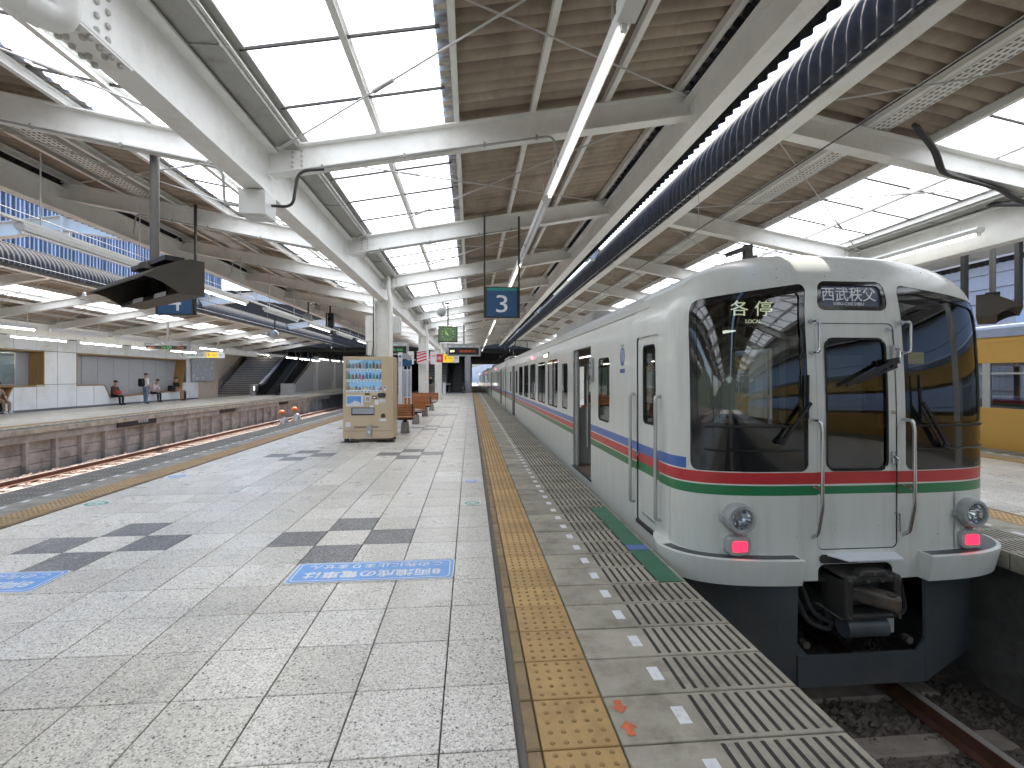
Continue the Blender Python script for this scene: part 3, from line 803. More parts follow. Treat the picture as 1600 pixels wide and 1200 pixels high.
def sd_poly(pts, r=0.):
    """signed distance to a polygon with corners rounded by r (polygon given at its full size)"""
    n = len(pts); c = (sum(p[0] for p in pts)/n, sum(p[1] for p in pts)/n)
    area = sum(pts[i][0]*pts[(i+1) % n][1]-pts[(i+1) % n][0]*pts[i][1] for i in range(n))
    P = pts if area > 0 else pts[::-1]
    # inset by r
    Q = []
    for i in range(n):
        a, b, d = P[i-1], P[i], P[(i+1) % n]
        def nrm(u, v): l = math.hypot(v[0]-u[0], v[1]-u[1]); return (-(v[1]-u[1])/l, (v[0]-u[0])/l)
        n1, n2 = nrm(a, b), nrm(b, d); k = 1+n1[0]*n2[0]+n1[1]*n2[1]
        Q.append((b[0]+(n1[0]+n2[0])/k*r, b[1]+(n1[1]+n2[1])/k*r))
    def f(x, y):
        dd = 1e9; ins = False
        for i in range(n):
            a, b = Q[i], Q[(i+1) % n]; ex, ey = b[0]-a[0], b[1]-a[1]; wx, wy = x-a[0], y-a[1]
            t = min(1, max(0, (wx*ex+wy*ey)/(ex*ex+ey*ey))); dd = min(dd, (wx-ex*t)**2+(wy-ey*t)**2)
            if (a[1] > y) != (b[1] > y) and x < ex*(y-a[1])/(ey+1e-15)+a[0]: ins = not ins
        dd = math.sqrt(dd); return (-dd if ins else dd)-r
    f.box = (min(p[0] for p in pts), max(p[0] for p in pts), min(p[1] for p in pts), max(p[1] for p in pts))
    return f
def patch(us, vs, surf, g, matf=None):
    """grid patch; faces whose centre has g < 0 stay, the cut rim is moved onto g = 0"""
    nu, nv = len(us), len(vs); keep = {}
    for i in range(nu-1):
        for j in range(nv-1):
            if g((us[i]+us[i+1])/2, (vs[j]+vs[j+1])/2) < 0: keep[(i, j)] = 1
    uses = {}
    for (i, j) in keep:
        for q in ((i, j), (i+1, j), (i+1, j+1), (i, j+1)): uses[q] = uses.get(q, 0)+1
    idx = {}; b = MB(); du = (us[-1]-us[0])/nu; lim = 1.1*max(max(us[i+1]-us[i] for i in range(nu-1)), max(vs[i+1]-vs[i] for i in range(nv-1)))
    for (i, j), c in uses.items():
        u, v = us[i], vs[j]
        full = (1 if i in (0, nu-1) else 2)*(1 if j in (0, nv-1) else 2)
        if c < full:
            for _ in range(3):
                d = g(u, v); e = .002
                if abs(d) > lim*1.5: break
                gx, gy = (g(u+e, v)-d)/e, (g(u, v+e)-d)/e; l = gx*gx+gy*gy
                if l < .05: break
                u -= gx/l*d; v -= gy/l*d
                if i in (0, nu-1): u = us[i]
                if j in (0, nv-1): v = vs[j]
        idx[(i, j)] = len(b.v); b.v.append(tuple(surf(u, v)))
    for (i, j) in keep:
        b.f.append([idx[(i, j)], idx[(i+1, j)], idx[(i+1, j+1)], idx[(i, j+1)]])
        b.m.append(matf((us[i]+us[i+1])/2, (vs[j]+vs[j+1])/2) if matf else 0)
    return b
BANDS = [(.555, .634, 3), (.646, .738, 2), (.750, .84, 1)]
def zrows(z0, z1, st):
    keys = sorted({z0, z1, .555, .634, .646, .738, .75, .84} | ({ZC} if z1 > ZC else set()))
    keys = [k for k in keys if z0 <= k <= z1]; r = []
    for a, b in zip(keys, keys[1:]):
        n = max(1, int(round((b-a)/st))); r += [a+(b-a)*i/n for i in range(n)]
    return r+[z1]
def band(z, blue=True):
    for a, b, m in BANDS:
        if a < z < b and (m != 1 or blue): return m
    return 0
TM4 = ['train_white', 'stripe_blue', 'stripe_red', 'stripe_green']
train = thing('train', 'white commuter train with red, green and blue stripes standing at platform 3', 'train', (TCX, TY, -1.12))
# ---- cab end shell
sL = s_of
def ydoor(y): return -(SF+(y-TY-NA))      # s of a point on the near (left) side
winL_out = [(sL(-1.31), .745), (sL(-.42), .745), (sL(-.42), 2.275), (sL(-1.31), 2.14)]
winR_out = [(-p[0], p[1]) for p in winL_out][::-1]
fL, fR = sd_poly(winL_out, .065), sd_poly(winR_out, .065)
glL = sd_poly([(sL(-1.265), 1.13), (sL(-.465), 1.13), (sL(-.465), 2.21), (sL(-1.265), 2.085)], .06)
glR = sd_poly([(sL(.465), 1.13), (sL(1.265), 1.13), (sL(1.265), 2.085), (sL(.465), 2.21)], .06)
fD = sd_poly([(-.345, .115), (.345, .115), (.345, 1.945), (-.345, 1.945)], .05)
fDW = sd_poly([(-.265, .75), (.265, .75), (.265, 1.82), (-.265, 1.82)], .075)
fS = sd_poly([(-.31, 2.05), (.31, 2.05), (.31, 2.295), (-.31, 2.295)], .065)
fC = sd_poly([(ydoor(4.885), .05), (ydoor(4.295), .05), (ydoor(4.295), 1.905), (ydoor(4.885), 1.905)][::-1], .03)
fN = sd_poly([(-.34, -.4), (.30, -.4), (.30, .0), (-.34, .0)], .06)
HB = [fL, fR, fD, fS, fC, fN]
def shell_g(u, v):
    m = 1e9
    for f in HB:
        x0, x1, y0, y1 = f.box
        if x0-.1 < u < x1+.1 and y0-.1 < v < y1+.1: m = min(m, f(u, v))
    return -m
SE = SF+.77
us = frange(-SE, SE, 250); rows = zrows(-.13, ZC, .022)[:-1]
NR = 34
prow = [ZC+(ZT-ZC)*math.sin(math.pi/2*i/NR)**(2/MM) for i in range(NR+1)]
fine = []
for a, b_ in zip(prow, prow[1:]):
    n = max(1, int((b_-a)/.03)); fine += [a+(b_-a)*q/n for q in range(n)]
rows += fine+[ZT]
s_blue = s_of(1.335)
b = patch(us, rows, cab, shell_g, lambda u, v: band(v, abs(u) > s_blue))
shell = b.build('cab_shell', TM4, train, smooth=50)
def subrows(a, b_, st): return frange(a, b_, max(2, int((b_-a)/st)))
def cab_patch(name, g, bx, off, mat, st=.016, parent=train, matf=None):
    b = patch(subrows(bx[0]-.004, bx[1]+.004, st), subrows(bx[2]-.004, bx[3]+.004, st), lambda u, v: cab(u, v, off), g, matf)
    return b.build(name, mat, parent, smooth=50)
for f, gl, lab in ((fL, glL, 'l'), (fR, glR, 'r')):
    w_ = cab_patch('windscreen_frame', lambda u, v: max(f(u, v), -gl(u, v)), f.box, -.004, 'gloss_black')
    # return edge of the opening, so that the frame sits in the shell
    cab_patch('windscreen_glass', gl, gl.box, -.016, 'glass_front', parent=w_)
    zz = [1.0, .93]
    bb = MB(); ss = frange(f.box[0]+.11, f.box[1]-.06, 20)
    bb.tube([cab(s, .915+.004*math.cos(i), .006) for i, s in enumerate(ss)], .007, 6); bb.build('trim_rail', 'black', w_)
    bb = MB(); bb.tube([cab(s, 1.105, .004) for s in ss], .010, 6); bb.build('sill', 'rubber', w_)
door = cab_patch('front_door', lambda u, v: max(fD(u, v)+.006, -fDW(u, v)), fD.box, -.006, TM4, matf=lambda u, v: band(v, False))
cab_patch('door_glass', fDW, fDW.box, -.014, 'glass_front', parent=door)
# seam of the door: a dark strip behind the gap
cab_patch('door_seam', lambda u, v: max(fD(u, v)-.008, -fD(u, v)-.03), (fD.box[0]-.02, fD.box[1]+.02, fD.box[2]-.02, fD.box[3]+.02), -.022, 'black', parent=door)
bb = MB(); n = 40
pts = []
for i in range(n):
    a = 2*math.pi*i/n
cab_patch('glazing_rubber', lambda u, v: max(fDW(u, v)-.006, -fDW(u, v)-.012), (fDW.box[0]-.02, fDW.box[1]+.02, fDW.box[2]-.02, fDW.box[3]+.02), .001, 'rubber', parent=door)
fS2 = sd_poly([(-.275, 2.085), (.275, 2.085), (.275, 2.26), (-.275, 2.26)], .04)
ds = cab_patch('destination_sign', lambda u, v: max(fS(u, v), -fS2(u, v)), fS.box, -.004, 'gloss_black')
M('dest_blue', (.07, .095, .15), .25, var=.05)
cab_patch('sign_panel', fS2, fS2.box, -.02, 'dest_blue', parent=ds)
ty = TY+dback(2.17)+.012
tilt = Matrix.Rotation(R(-6), 4, 'X')
text('lettering', '西武秩父', .13, face_y(TCX-.02, ty-.006, 2.185) @ tilt, 'text_white', ds, fit=(.47, .115))
text('lettering', 'SEIBU-CHICHIBU', .04, face_y(TCX-.02, ty-.003, 2.107) @ tilt, 'text_white', ds, fit=(.27, .026))
# service type sign inside the left windscreen
M('text_cream', (.75, .72, .52), .5, var=.02, emit=((.9, .86, .6), 1.0))
sv = MB().box(TCX-.98, TCX-.50, TY+.24, TY+.27, 1.93, 2.20).build('service_sign', 'black', train)
text('lettering', '各 停', .13, face_y(TCX-.76, TY+.234, 2.085), 'text_cream', sv, fit=(.37, .13), bold=.0)
text('lettering', 'LOCAL', .05, face_y(TCX-.74, TY+.234, 1.975), 'text_cream', sv, fit=(.14, .032))
# crew door on the near side
fCW = sd_poly([(ydoor(4.74), 1.05), (ydoor(4.41), 1.05), (ydoor(4.41), 1.815), (ydoor(4.74), 1.815)][::-1], .05)
crew = cab_patch('crew_door', lambda u, v: max(fC(u, v)+.006, -fCW(u, v)), fC.box, -.014, TM4, st=.03, matf=lambda u, v: band(v))
cab_patch('door_glass', fCW, fCW.box, -.03, 'glass', parent=crew)
cab_patch('glazing_rubber', lambda u, v: max(fCW(u, v)-.004, -fCW(u, v)-.012), (fCW.box[0]-.02, fCW.box[1]+.02, fCW.box[2]-.02, fCW.box[3]+.02), -.012, 'rubber', parent=crew)
cab_patch('door_seam', lambda u, v: max(fC(u, v)-.01, -fC(u, v)-.03), (fC.box[0]-.02, fC.box[1]+.02, fC.box[2]-.02, fC.box[3]+.02), -.03, 'black', parent=crew)
nx = TCX-HW
MB().box(nx-.012, nx+.03, 4.29, 4.89, .02, .055).build('door_sill', 'dark_metal', crew)
MB().box(nx+.004, nx+.012, 4.42, 4.75, .14, .155).build('kick_line', 'alu', crew)
MB().tube(bend([(nx+.01, 4.83, .735), (nx-.045, 4.83, .735), (nx-.045, 4.72, .725)], .02), .009, 8).build('door_handle', 'chrome', crew)
for y in (4.945, 4.255):
    MB().tube(bend([(nx+.01, y, 1.33), (nx-.05, y, 1.33), (nx-.05, y, .22), (nx+.01, y, .22)], .03), .017, 10).build('handrail', 'alu', train, smooth=40)
# chrome grab rails either side of the end door
def rail_front(x, z0, z1, sgn, kick=False):
    b = MB(); y = TY+.03; yo = y-.085
    if not kick: pts = [(x, y, z1), (x, yo, z1), (x+sgn*.015, yo, z1-.02), (x+sgn*.015, yo, z0+.02), (x, yo, z0), (x, y, z0)]
    else: pts = [(x, y, z1), (x, yo-.03, z1), (x+.01, yo-.04, z1-.06), (x+.01, yo-.04, z0+.28), (x+.005, yo, z0+.06), (x, y, z0)]
    b.tube(bend(pts, .03), .011 if not kick else .014, 10)
    for z in (z0, z1): b.lathe((x, y-.012, z), [(.02, -.006), (.02, .012)], 'y', 10)
    if kick: b.tube([(x, y, .63), (x+.01, yo-.04, .61)], .008, 8); b.lathe((x, y-.012, .63), [(.018, -.006), (.018, .012)], 'y', 10)
    b.build('grab_rail', 'chrome', train, smooth=40)
rail_front(TCX-.385, 1.70, 1.95, 1); rail_front(TCX+.395, 1.70, 1.95, 1)
rail_front(TCX-.385, .20, 1.16, 1, True); rail_front(TCX+.395, .20, 1.16, 1, True)
# small fittings of the end door
b = MB(); b.lathe((TCX+.30, TY+.035, 1.90), [(.014, 0), (.012, -.02)], 'y', 8); b.box(TCX+.305, TCX+.325, TY+.0, TY+.035, 1.66, 1.76); b.tube([(TCX+.31, TY+.02, 1.74), (TCX+.355, TY-.01, 1.73), (TCX+.355, TY-.012, 1.62)], .007, 6)
b.box(TCX+.295, TCX+.325, TY-.012, TY+.02, .80, .90); b.tube([(TCX+.31, TY-.015, .86), (TCX+.335, TY-.03, .84), (TCX+.325, TY-.03, .75)], .009, 8)
b.lathe((TCX+.31, TY+.01, 1.22), [(.018, 0), (.014, -.015)], 'y', 8); b.tube([(TCX+.325, TY+.012, .40), (TCX+.355, TY-.01, .395), (TCX+.358, TY-.01, .25)], .006, 6)
b.build('door_latch', 'chrome', door, smooth=40)
# wipers
def wiper(px, pz, tx, tz, bx, bz0, bz1, tip):
    b = MB(); f = lambda x, z, o: cab(s_of(x), z, o)
    b.lathe(f(px, pz, .02), [(.028, -.03), (.022, .03)], 'y', 10)
    b.bar(f(px, pz, .05), f(tx, tz, .05), .016, .022); b.bar(f(px-.035, pz-.01, .035), f(tx-.01, tz-.04, .04), .010, .012)
    b.bar(f(bx, bz0, .03), f(bx+tip, bz1, .03), .014, .024)
    b.build('wiper', 'black', train)
wiper(-.66, .99, -.43, 1.30, -.45, 1.17, 1.52, .012)
wiper(.75, .95, .53, 1.30, .53, 1.16, 1.52, -.012)
b = MB(); b.bar((TCX-.12, TY-.03, 1.44), (TCX+.27, TY-.05, 1.63), .016, .03); b.bar((TCX-.02, TY-.02, 1.46), (TCX+.30, TY-.045, 1.59), .014, .02); b.bar((TCX+.22, TY-.04, 1.62), (TCX+.31, TY-.05, 1.64), .02, .05); b.lathe((TCX+.28, TY-.02, 1.60), [(.02, -.03), (.02, .03)], 'y', 8)
b.build('wiper', 'black', train)
for sgn_ in (-1, 1):
    MB().tube([cab(s_of(sgn_*1.40), z, .0005) for z in (.1, .55)], .0016, 4).build('panel_seam', 'panel_line', train)
rd_ = random.Random(11); b = MB()
for i_ in range(26):
    p_ = cab(s_of(rd_.uniform(-1.0, 1.1)), rd_.choice((rd_.uniform(.1, .55), rd_.uniform(2.32, 2.45))), .001); q_ = rd_.uniform(.002, .005); b.lathe(p_, [(q_, .001), (q_, -.001)], 'y', 6)
stuff(b.build('bug_speck', 'dark_metal', train))
# head and tail lamps on their raised plates
def lamps(sg):
    dx = sg*1.0; s0 = s_of(dx)
    gp_ = sd_poly([(s0-.125, .015), (s0+.125, .015), (s0+.125, .545), (s0-.125, .545)], .03)
    pl = cab_patch('lamp_plate', gp_, gp_.box, .012, 'train_white', st=.03)
    p = cab(s0, .385)
    yy = p.y
    h = MB().lathe((p.x, yy, .385), [(.105, .03), (.118, .0), (.122, -.05), (.118, -.085), (.108, -.10), (.088, -.10), (.082, -.085), (.082, -.03)], 'y', 28, cap=(1, 0)).build('headlight', 'lamp_grey', train, smooth=40)
    rf = MB().lathe((p.x, yy, .385), [(.081, -.075), (.06, -.035), (.03, -.01), (.012, -.005)], 'y', 24, cap=(0, 1))
    for k in range(10):
        a = k*math.pi/5; rf.bar((p.x+.02*math.cos(a), yy-.02, .385+.02*math.sin(a)), (p.x+.075*math.cos(a), yy-.06, .385+.075*math.sin(a)), .012, .006)
    rf.build('reflector', 'reflector', h)
    MB().lathe((p.x, yy, .385), [(.083, -.088), (.05, -.096), (.01, -.10)], 'y', 24, cap=(0, 1)).build('lens', 'glass_clear', h, smooth=True)
    MB().box(p.x-.145, p.x-.10, yy-.05, yy-.0, .36, .41).build('hinge', 'lamp_grey', h, bevel=.006)
    t = MB().prism(rrect(p.x, .165, .195, .15, .045), 'y', yy+.02, yy-.06).build('tail_light', 'lamp_grey', train, bevel=.01)
    MB().prism(rrect(p.x, .165, .118, .078, .015), 'y', yy-.055, yy-.068).build('lens', 'tail_red', t)
    bz = MB()
    for z in (.245, .085): bz.box(p.x-.025, p.x+.025, yy-.045, yy-.01, z-.012, z+.012)
    bz.build('clip', 'steel_grey', t)
lamps(-1); lamps(1)
# corner steps
def step(sg):
    n = 40; s_a, s_b = s_of(.53), SF+.06
    prof = [(-.13, -.01), (-.13, .085), (.055, .125), (.078, .125), (.082, .118), (.082, -.01)]
    bb = MB(); k0 = 0; m = len(prof)
    for i in range(n+1):
        s = s_a+(s_b-s_a)*i/n; tp = min(1, (s_b-s)/.35)**.6 if s < s_b else 0
        for z, o in prof: bb.v.append(tuple(cab(sg*s, z, .003+max(0, o)*tp if o > 0 else o)))
    for i in range(n):
        for j in range(m-1): bb.f.append([i*m+j, i*m+j+1, (i+1)*m+j+1, (i+1)*m+j]); bb.m.append(0)
    bb.f.append(list(range(m))); bb.m.append(0)
    o = bb.build('corner_step', 'train_white', train, smooth=35)
    bb = MB(); ss = frange(s_a+.02, SF-.28, 24)
    for s in ss:
        bb.v.append(tuple(cab(sg*s, .0835, .012))); bb.v.append(tuple(cab(sg*s, .0835, .098)))
    for i in range(len(ss)-1): bb.f.append([2*i, 2*i+1, 2*i+3, 2*i+2]); bb.m.append(0)
    bb.build('tread', 'skirt_grey', o)
step(-1); step(1)
# folding gangway plate under the door
b = MB(); b.add([(TCX-.30, TY+.02, .085), (TCX+.33, TY+.02, .085), (TCX+.29, TY-.12, .07), (TCX-.17, TY-.12, .07), (TCX-.30, TY+.02, .075), (TCX+.33, TY+.02, .075), (TCX+.29, TY-.12, .06), (TCX-.17, TY-.12, .06)],
    [(0, 1, 2, 3), (7, 6, 5, 4), (0, 3, 7, 4), (3, 2, 6, 7), (2, 1, 5, 6)])
b.build('foot_plate', 'panel_white', train)
MB().prism(rrect(TCX-.16, .045, .34, .07, .03), 'y', TY-.004, TY-.012).build('plate_recess', 'dark_metal', train)
# skirt and coupler
def quad(b, pts, th=.02):
    v = [Vector(p) for p in pts]; n = (v[1]-v[0]).cross(v[2]-v[0]).normalized()*th; k = len(v)
    b.add(v+[p+n for p in v], [tuple(range(k-1, -1, -1)), tuple(range(k, 2*k))]+[(i, (i+1) % k, k+(i+1) % k, k+i) for i in range(k)])
b = MB(); ys, yo = TY-.03, TY+.34
for sg in (-1, 1):
    quad(b, [(TCX+sg*.545, ys, -.95), (TCX+sg*1.35, yo, -.93), (TCX+sg*1.35, yo, -.14), (TCX+sg*.53, ys, -.14)])
    quad(b, [(TCX+sg*1.35, yo, -.93), (TCX+sg*1.36, yo+.9, -.85), (TCX+sg*1.36, yo+.9, -.14), (TCX+sg*1.35, yo, -.14)])
quad(b, [(TCX-.545, ys-.001, -.95), (TCX+.545, ys-.001, -.95), (TCX+.545, ys-.001, -.70), (TCX-.545, ys-.001, -.70)])
for sg in (-1, 1): quad(b, [(TCX+sg*.545, ys-.001, -.70), (TCX+sg*.545, ys-.001, -.60), (TCX+sg*.46, ys-.001, -.70)])
b.build('skirt', 'skirt_grey', train)
cy_ = TY+.10
cp = MB()
for xa, xb in ((-.235, -.165), (.175, .235)): cp.box(TCX+xa, TCX+xb, cy_-.26, cy_+.02, -.37, -.04)
cp.box(TCX-.235, TCX+.235, cy_-.25, cy_, -.10, -.045); cp.box(TCX-.235, TCX+.235, cy_-.25, cy_, -.385, -.34)
cp.prism([(TCX-.13, -.05), (TCX-.09, .005), (TCX+.09, .005), (TCX+.14, -.05)], 'y', cy_-.27, cy_-.18)
cp.box(TCX-.16, TCX+.17, cy_-.13, cy_+.6, -.33, -.11)
cp = cp.build('coupler', 'dark_metal', train, bevel=.016)
M('coupler_iron', (.085, .075, .062), .55, var=.35, scale=14, dirt=(.12, .07, .04), dscale=9)
MB().prism([(TCX-.11, cy_-.13), (TCX+.08, cy_-.13), (TCX+.15, cy_-.27), (TCX+.145, cy_-.36), (TCX+.09, cy_-.39), (TCX+.0, cy_-.29)], 'z', -.28, -.16).build('coupler_tongue', 'coupler_iron', cp, bevel=.025)
MB().lathe((TCX+.085, cy_-.33, -.158), [(.034, -.01), (.034, .004), (.024, .004), (.022, -.01)], 'z', 14).build('coupler_pin', 'dark_metal', cp)
MB().tube([(TCX-.18, cy_-.16, -.475), (TCX+.16, cy_-.16, -.475)], .08, 24).build('coupler_roller', 'lamp_grey' if False else 'skirt_grey', cp, smooth=40)
for i_, (x_, z_) in enumerate(((-.2, -.07), (-.2, -.36), (.205, -.07), (.205, -.36), (0, -.02), (-.06, -.075), (.06, -.075))): MB().lathe((TCX+x_, cy_-.262, z_), [(.014, .01), (.014, -.012)], 'y', 6).build('coupler_bolt', 'coupler_iron', cp)
b = MB(); b.box(TCX-.22, TCX+.20, cy_-.2, cy_+.1, -.40, -.39); b.box(TCX+.17, TCX+.26, cy_-.16, cy_, -.54, -.42)
b.build('coupler_tray', 'steel_grey', cp)
for k_, pts_ in enumerate(([(-.5, .1, -.2), (-.45, -.02, -.45), (-.25, -.04, -.52), (-.2, .1, -.4)], [(-.42, .15, -.1), (-.40, 0, -.38), (-.22, 0, -.48)], [(.5, .15, -.15), (.44, .02, -.42), (.30, .02, -.46), (.26, .12, -.3)], [(.42, .2, -.12), (.36, .05, -.3), (.27, .06, -.25)])):
    MB().tube(bend([(TCX+p[0], TY+p[1], p[2]) for p in pts_], .1), .02 if k_ < 2 else .016, 8).build('brake_hose', 'rubber', train, smooth=40)
for x_ in (-.44, .45): MB().lathe((TCX+x_, TY+.02, -.64), [(.03, -.03), (.03, .03)], 'y', 10).build('hose_valve', 'sign_red' if False else 'coupler_iron', train)
# dark underframe so the gap under the body is closed
MB().box(TCX-1.15, TCX+1.15, TY+.75, 23.3, -.75, -.13).build('underframe', 'dark_metal', train)
MB().box(TCX-.5, TCX+.5, TY+.05, TY+.75, -.16, -.13).build('underframe', 'dark_metal', train)
b = MB()
for y in (6.3, 8.4, 18.4, 20.5):
    for s in (-1, 1): b.lathe((TCX+s*.6, y, RAILZ+.43), [(.43, -.06), (.43, .06)], 'x', 24)
b.build('wheelset', 'dark_metal', train)

# ---- near and far sides of the leading car, with real openings
Y_A, Y_B = TY+CAPL, 23.50
WZ0, WZ1 = .925, 1.755
wins = [(5.88, 6.41, .935, 1.755), (8.48, 9.02, .935, 1.755), (9.46, 10.68, .90, 1.87), (11.05, 12.24, .90, 1.87), (12.72, 13.90, .90, 1.87), (14.30, 15.50, .90, 1.87), (15.90, 17.10, .90, 1.87), (17.70, 18.30, .935, 1.755), (20.35, 20.90, .935, 1.755)]
doors = [(6.81, 8.0), (18.72, 19.9)]
def side(sg, st, openings):
    fs = [sd_poly([(a, c), (b_, c), (b_, d_), (a, d_)], .075) for a, b_, c, d_ in wins]
    fd = [sd_poly([(a, .05), (b_, .05), (b_, 1.955), (a, 1.955)], .05) for a, b_ in doors]
    allf = fs+fd
    def g(u, v):
        m = 1e9
        for f in allf:
            x0, x1, y0, y1 = f.box
            if x0-.1 < u < x1+.1 and y0-.1 < v < y1+.1: m = min(m, f(u, v))
        return -m
    us = frange(Y_A, Y_B, int((Y_B-Y_A)/st))
    sf = lambda u, v: (TCX+sg*HW*wz(v), u, v)
    o = patch(us, zrows(-.13, 2.02, st), sf, g, lambda u, v: band(v)).build('side_wall', TM4, train, smooth=40)
    for f, (a, b_, c, d_) in zip(fs, wins):
        off = lambda u, v: (TCX+sg*(HW*wz(v)-.014), u, v)
        fi = sd_poly([(a+.02, c+.02), (b_-.02, c+.02), (b_-.02, d_-.02), (a+.02, d_-.02)], .06)
        wb = patch(frange(a-.002, b_+.002, int((b_-a)/.03)), frange(c-.002, d_+.002, 30), lambda u, v: (TCX+sg*(HW*wz(v)-.008), u, v), lambda u, v: max(f(u, v), -fi(u, v)))
        wn = wb.build('window', 'rubber', train)
        patch(frange(a, b_, max(6, int((b_-a)/.08))), frange(c, d_, 12), off, f).build('pane', 'glass', wn)
        if b_-a > 1: 
            m = (a+b_)/2; MB().box(*sorted((TCX+sg*(HW-.02), TCX+sg*(HW-.004))), m-.022, m+.022, c+.01, d_-.012).build('mullion', 'rubber', wn)
            MB().box(*sorted((TCX+sg*(HW-.05), TCX+sg*(HW-.025))), a+.05, b_-.05, d_-.2, d_-.185).build('blind_rail', 'alu', wn)
    for a, b_ in doors:
        dr = MB().box(*sorted((TCX+sg*(HW+.012), TCX+sg*(HW-.3))), a-.03, b_+.03, .02, .048).build('door_sill', 'dark_metal', train)
        fb = MB()
        for y in (a, b_): fb.box(*sorted((TCX+sg*(HW-.004), TCX+sg*(HW-.10))), y-.012, y+.012, .05, 1.95)
        fb.box(*sorted((TCX+sg*(HW-.004), TCX+sg*(HW-.10))), a, b_, 1.945, 1.97)
        fb.build('door_frame', 'interior_grey', dr)
        if sg < 0:
            MB().box(TCX-HW+.03, TCX-HW+.06, b_-.16, b_-.0, .06, 1.94).build('door_leaf', 'interior_grey', dr)
            MB().tube([(TCX-HW+.22, b_-.08, .35), (TCX-HW+.22, b_-.08, 1.45)], .015, 8).build('grab_pole', 'alu', dr)
side(-1, .03, True); side(1, .06, True)
# door control box beside the first door
MB().box(nx-.045, nx-.003, 6.62, 6.74, 1.45, 1.77).build('door_control', 'lamp_grey', train, bevel=.01)
b = MB()
for z in (1.70, 1.64): b.box(nx-.049, nx-.044, 6.66, 6.70, z-.015, z+.015)
b.box(nx-.049, nx-.044, 6.65, 6.71, 1.47, 1.53)
b.build('control_button', 'text_black', train)
# roof of the leading car, gutters, interior
pr = [(TCX+sg*HW*math.cos(q*math.pi/2/16)**(2/MM), ZC+(ZT-ZC)*math.sin(q*math.pi/2/16)**(2/MM)) for sg, qs in ((-1, range(4, 17)), (1, range(15, 3, -1))) for q in qs]
def roof(y0, y1, parent, z=0):
    bb = MB(); m = len(pr)
    for y in (y0, y1): bb.v += [(p[0], y, p[1]+z) for p in pr]
    for i in range(m-1): bb.f.append([i, i+1, m+i+1, m+i]); bb.m.append(0)
    return bb.build('car_roof', 'train_roof', parent, smooth=True, fix=False)
# side_wall already reaches 2.02, roof strip starts there
pr = [(x, z) for x, z in pr if z >= 2.0]
pr = [(TCX-HW*wz(2.02), 2.02)]+[p for p in pr if p[1] > 2.025]+[(TCX+HW*wz(2.02), 2.02)]
roof(Y_A, Y_B, train)
MB().tube([(TCX-HW*wz(2.2)-.004, Y_A-.4, 2.20), (TCX-HW*wz(2.2)-.004, Y_B, 2.20)], .013, 6).build('rain_gutter', 'train_white', train)
MB().box(TCX-.75, TCX+.75, 9.3, 13.4, 2.45, 2.83).build('air_conditioner', 'steel_grey', train, bevel=.09)
b = MB(); b.box(TCX-.36, TCX-.28, TY+1.0, TY+1.06, 2.5, 2.84); b.prism([(TCX-.54, 2.76), (TCX-.52, 2.725), (TCX-.30, 2.80), (TCX-.30, 2.845)], 'y', TY+.98, TY+1.08); b.box(TCX-.27, TCX-.22, TY+1.02, TY+1.06, 2.5, 2.74)
b.build('roof_antenna', 'dark_metal', train)
b = MB()
for q in (-.16, -.14, .3, .33): b.tube([cab(s_of(.001), z, 0)+Vector((q*3, .02, .004)) for z in (2.585, 2.592)], .004, 4)
# interior
IN = dict(parent=train)
MB().box(TCX-HW+.03, TCX+HW-.03, TY+.5, 23.3, .02, .05).build('saloon_floor', 'interior_floor', **IN)
MB().box(TCX-1.2, TCX+1.2, TY+.9, 23.3, 2.07, 2.10).build('saloon_ceiling', 'interior_beige', **IN)
b = MB(); b.box(TCX-1.38, TCX-.45, 5.05, 5.10, .05, 1.15); b.box(TCX-1.38, TCX-.45, 5.05, 5.10, 1.80, 2.08); b.box(TCX-1.38, TCX-1.25, 5.05, 5.10, 1.15, 1.8); b.box(TCX-.52, TCX-.40, 5.05, 5.10, .05, 2.08); b.box(TCX+.35, TCX+1.38, 5.05, 5.10, .05, 1.1); b.box(TCX+.35, TCX+1.38, 5.05, 5.10, 1.75, 2.08); b.box(TCX+.35, TCX+.47, 5.05, 5.1, 1.1, 1.75); b.box(TCX+1.25, TCX+1.38, 5.05, 5.1, 1.1, 1.75)
b.build('cab_partition', 'interior_beige', **IN)
MB().box(TCX-1.28, TCX-.42, TY+.32, TY+.75, .7, 1.13).build('cab_console', 'interior_dark', bevel=.03, **IN)
MB().box(TCX+.5, TCX+1.2, TY+.3, TY+.55, .7, 1.05).build('cab_console', 'interior_dark', bevel=.03, **IN)
b = MB(); b.box(TCX-1.13, TCX-.72, TY+.36, TY+.40, 1.14, 1.19); b.box(TCX-1.13, TCX-1.10, TY+.36, TY+.4, 1.08, 1.16); b.box(TCX-.75, TCX-.72, TY+.36, TY+.4, 1.08, 1.16)
b.build('console_bracket', 'interior_grey', **IN)
b = MB()
for x in (-.95, -.78, -.45, .38, .62, .98): b.tube([(TCX+x, 5.0+.3*abs(x), .3), (TCX+x, 5.0+.3*abs(x), 2.06)], .018, 8)
b.build('grab_pole', 'alu', **IN)
MB().box(TCX-.42, TCX+.3, 4.55, 4.58, 1.9, 2.05).build('sun_visor', 'interior_dark', **IN)
MB().box(TCX+.60, TCX+.82, TY+.24, TY+.26, 1.62, 1.72).build('notice', 'sign_yellow', **IN)
MB().box(TCX+.70, TCX+.80, TY+.5, TY+.51, 1.42, 1.58).build('notice', 'sign_white', **IN)
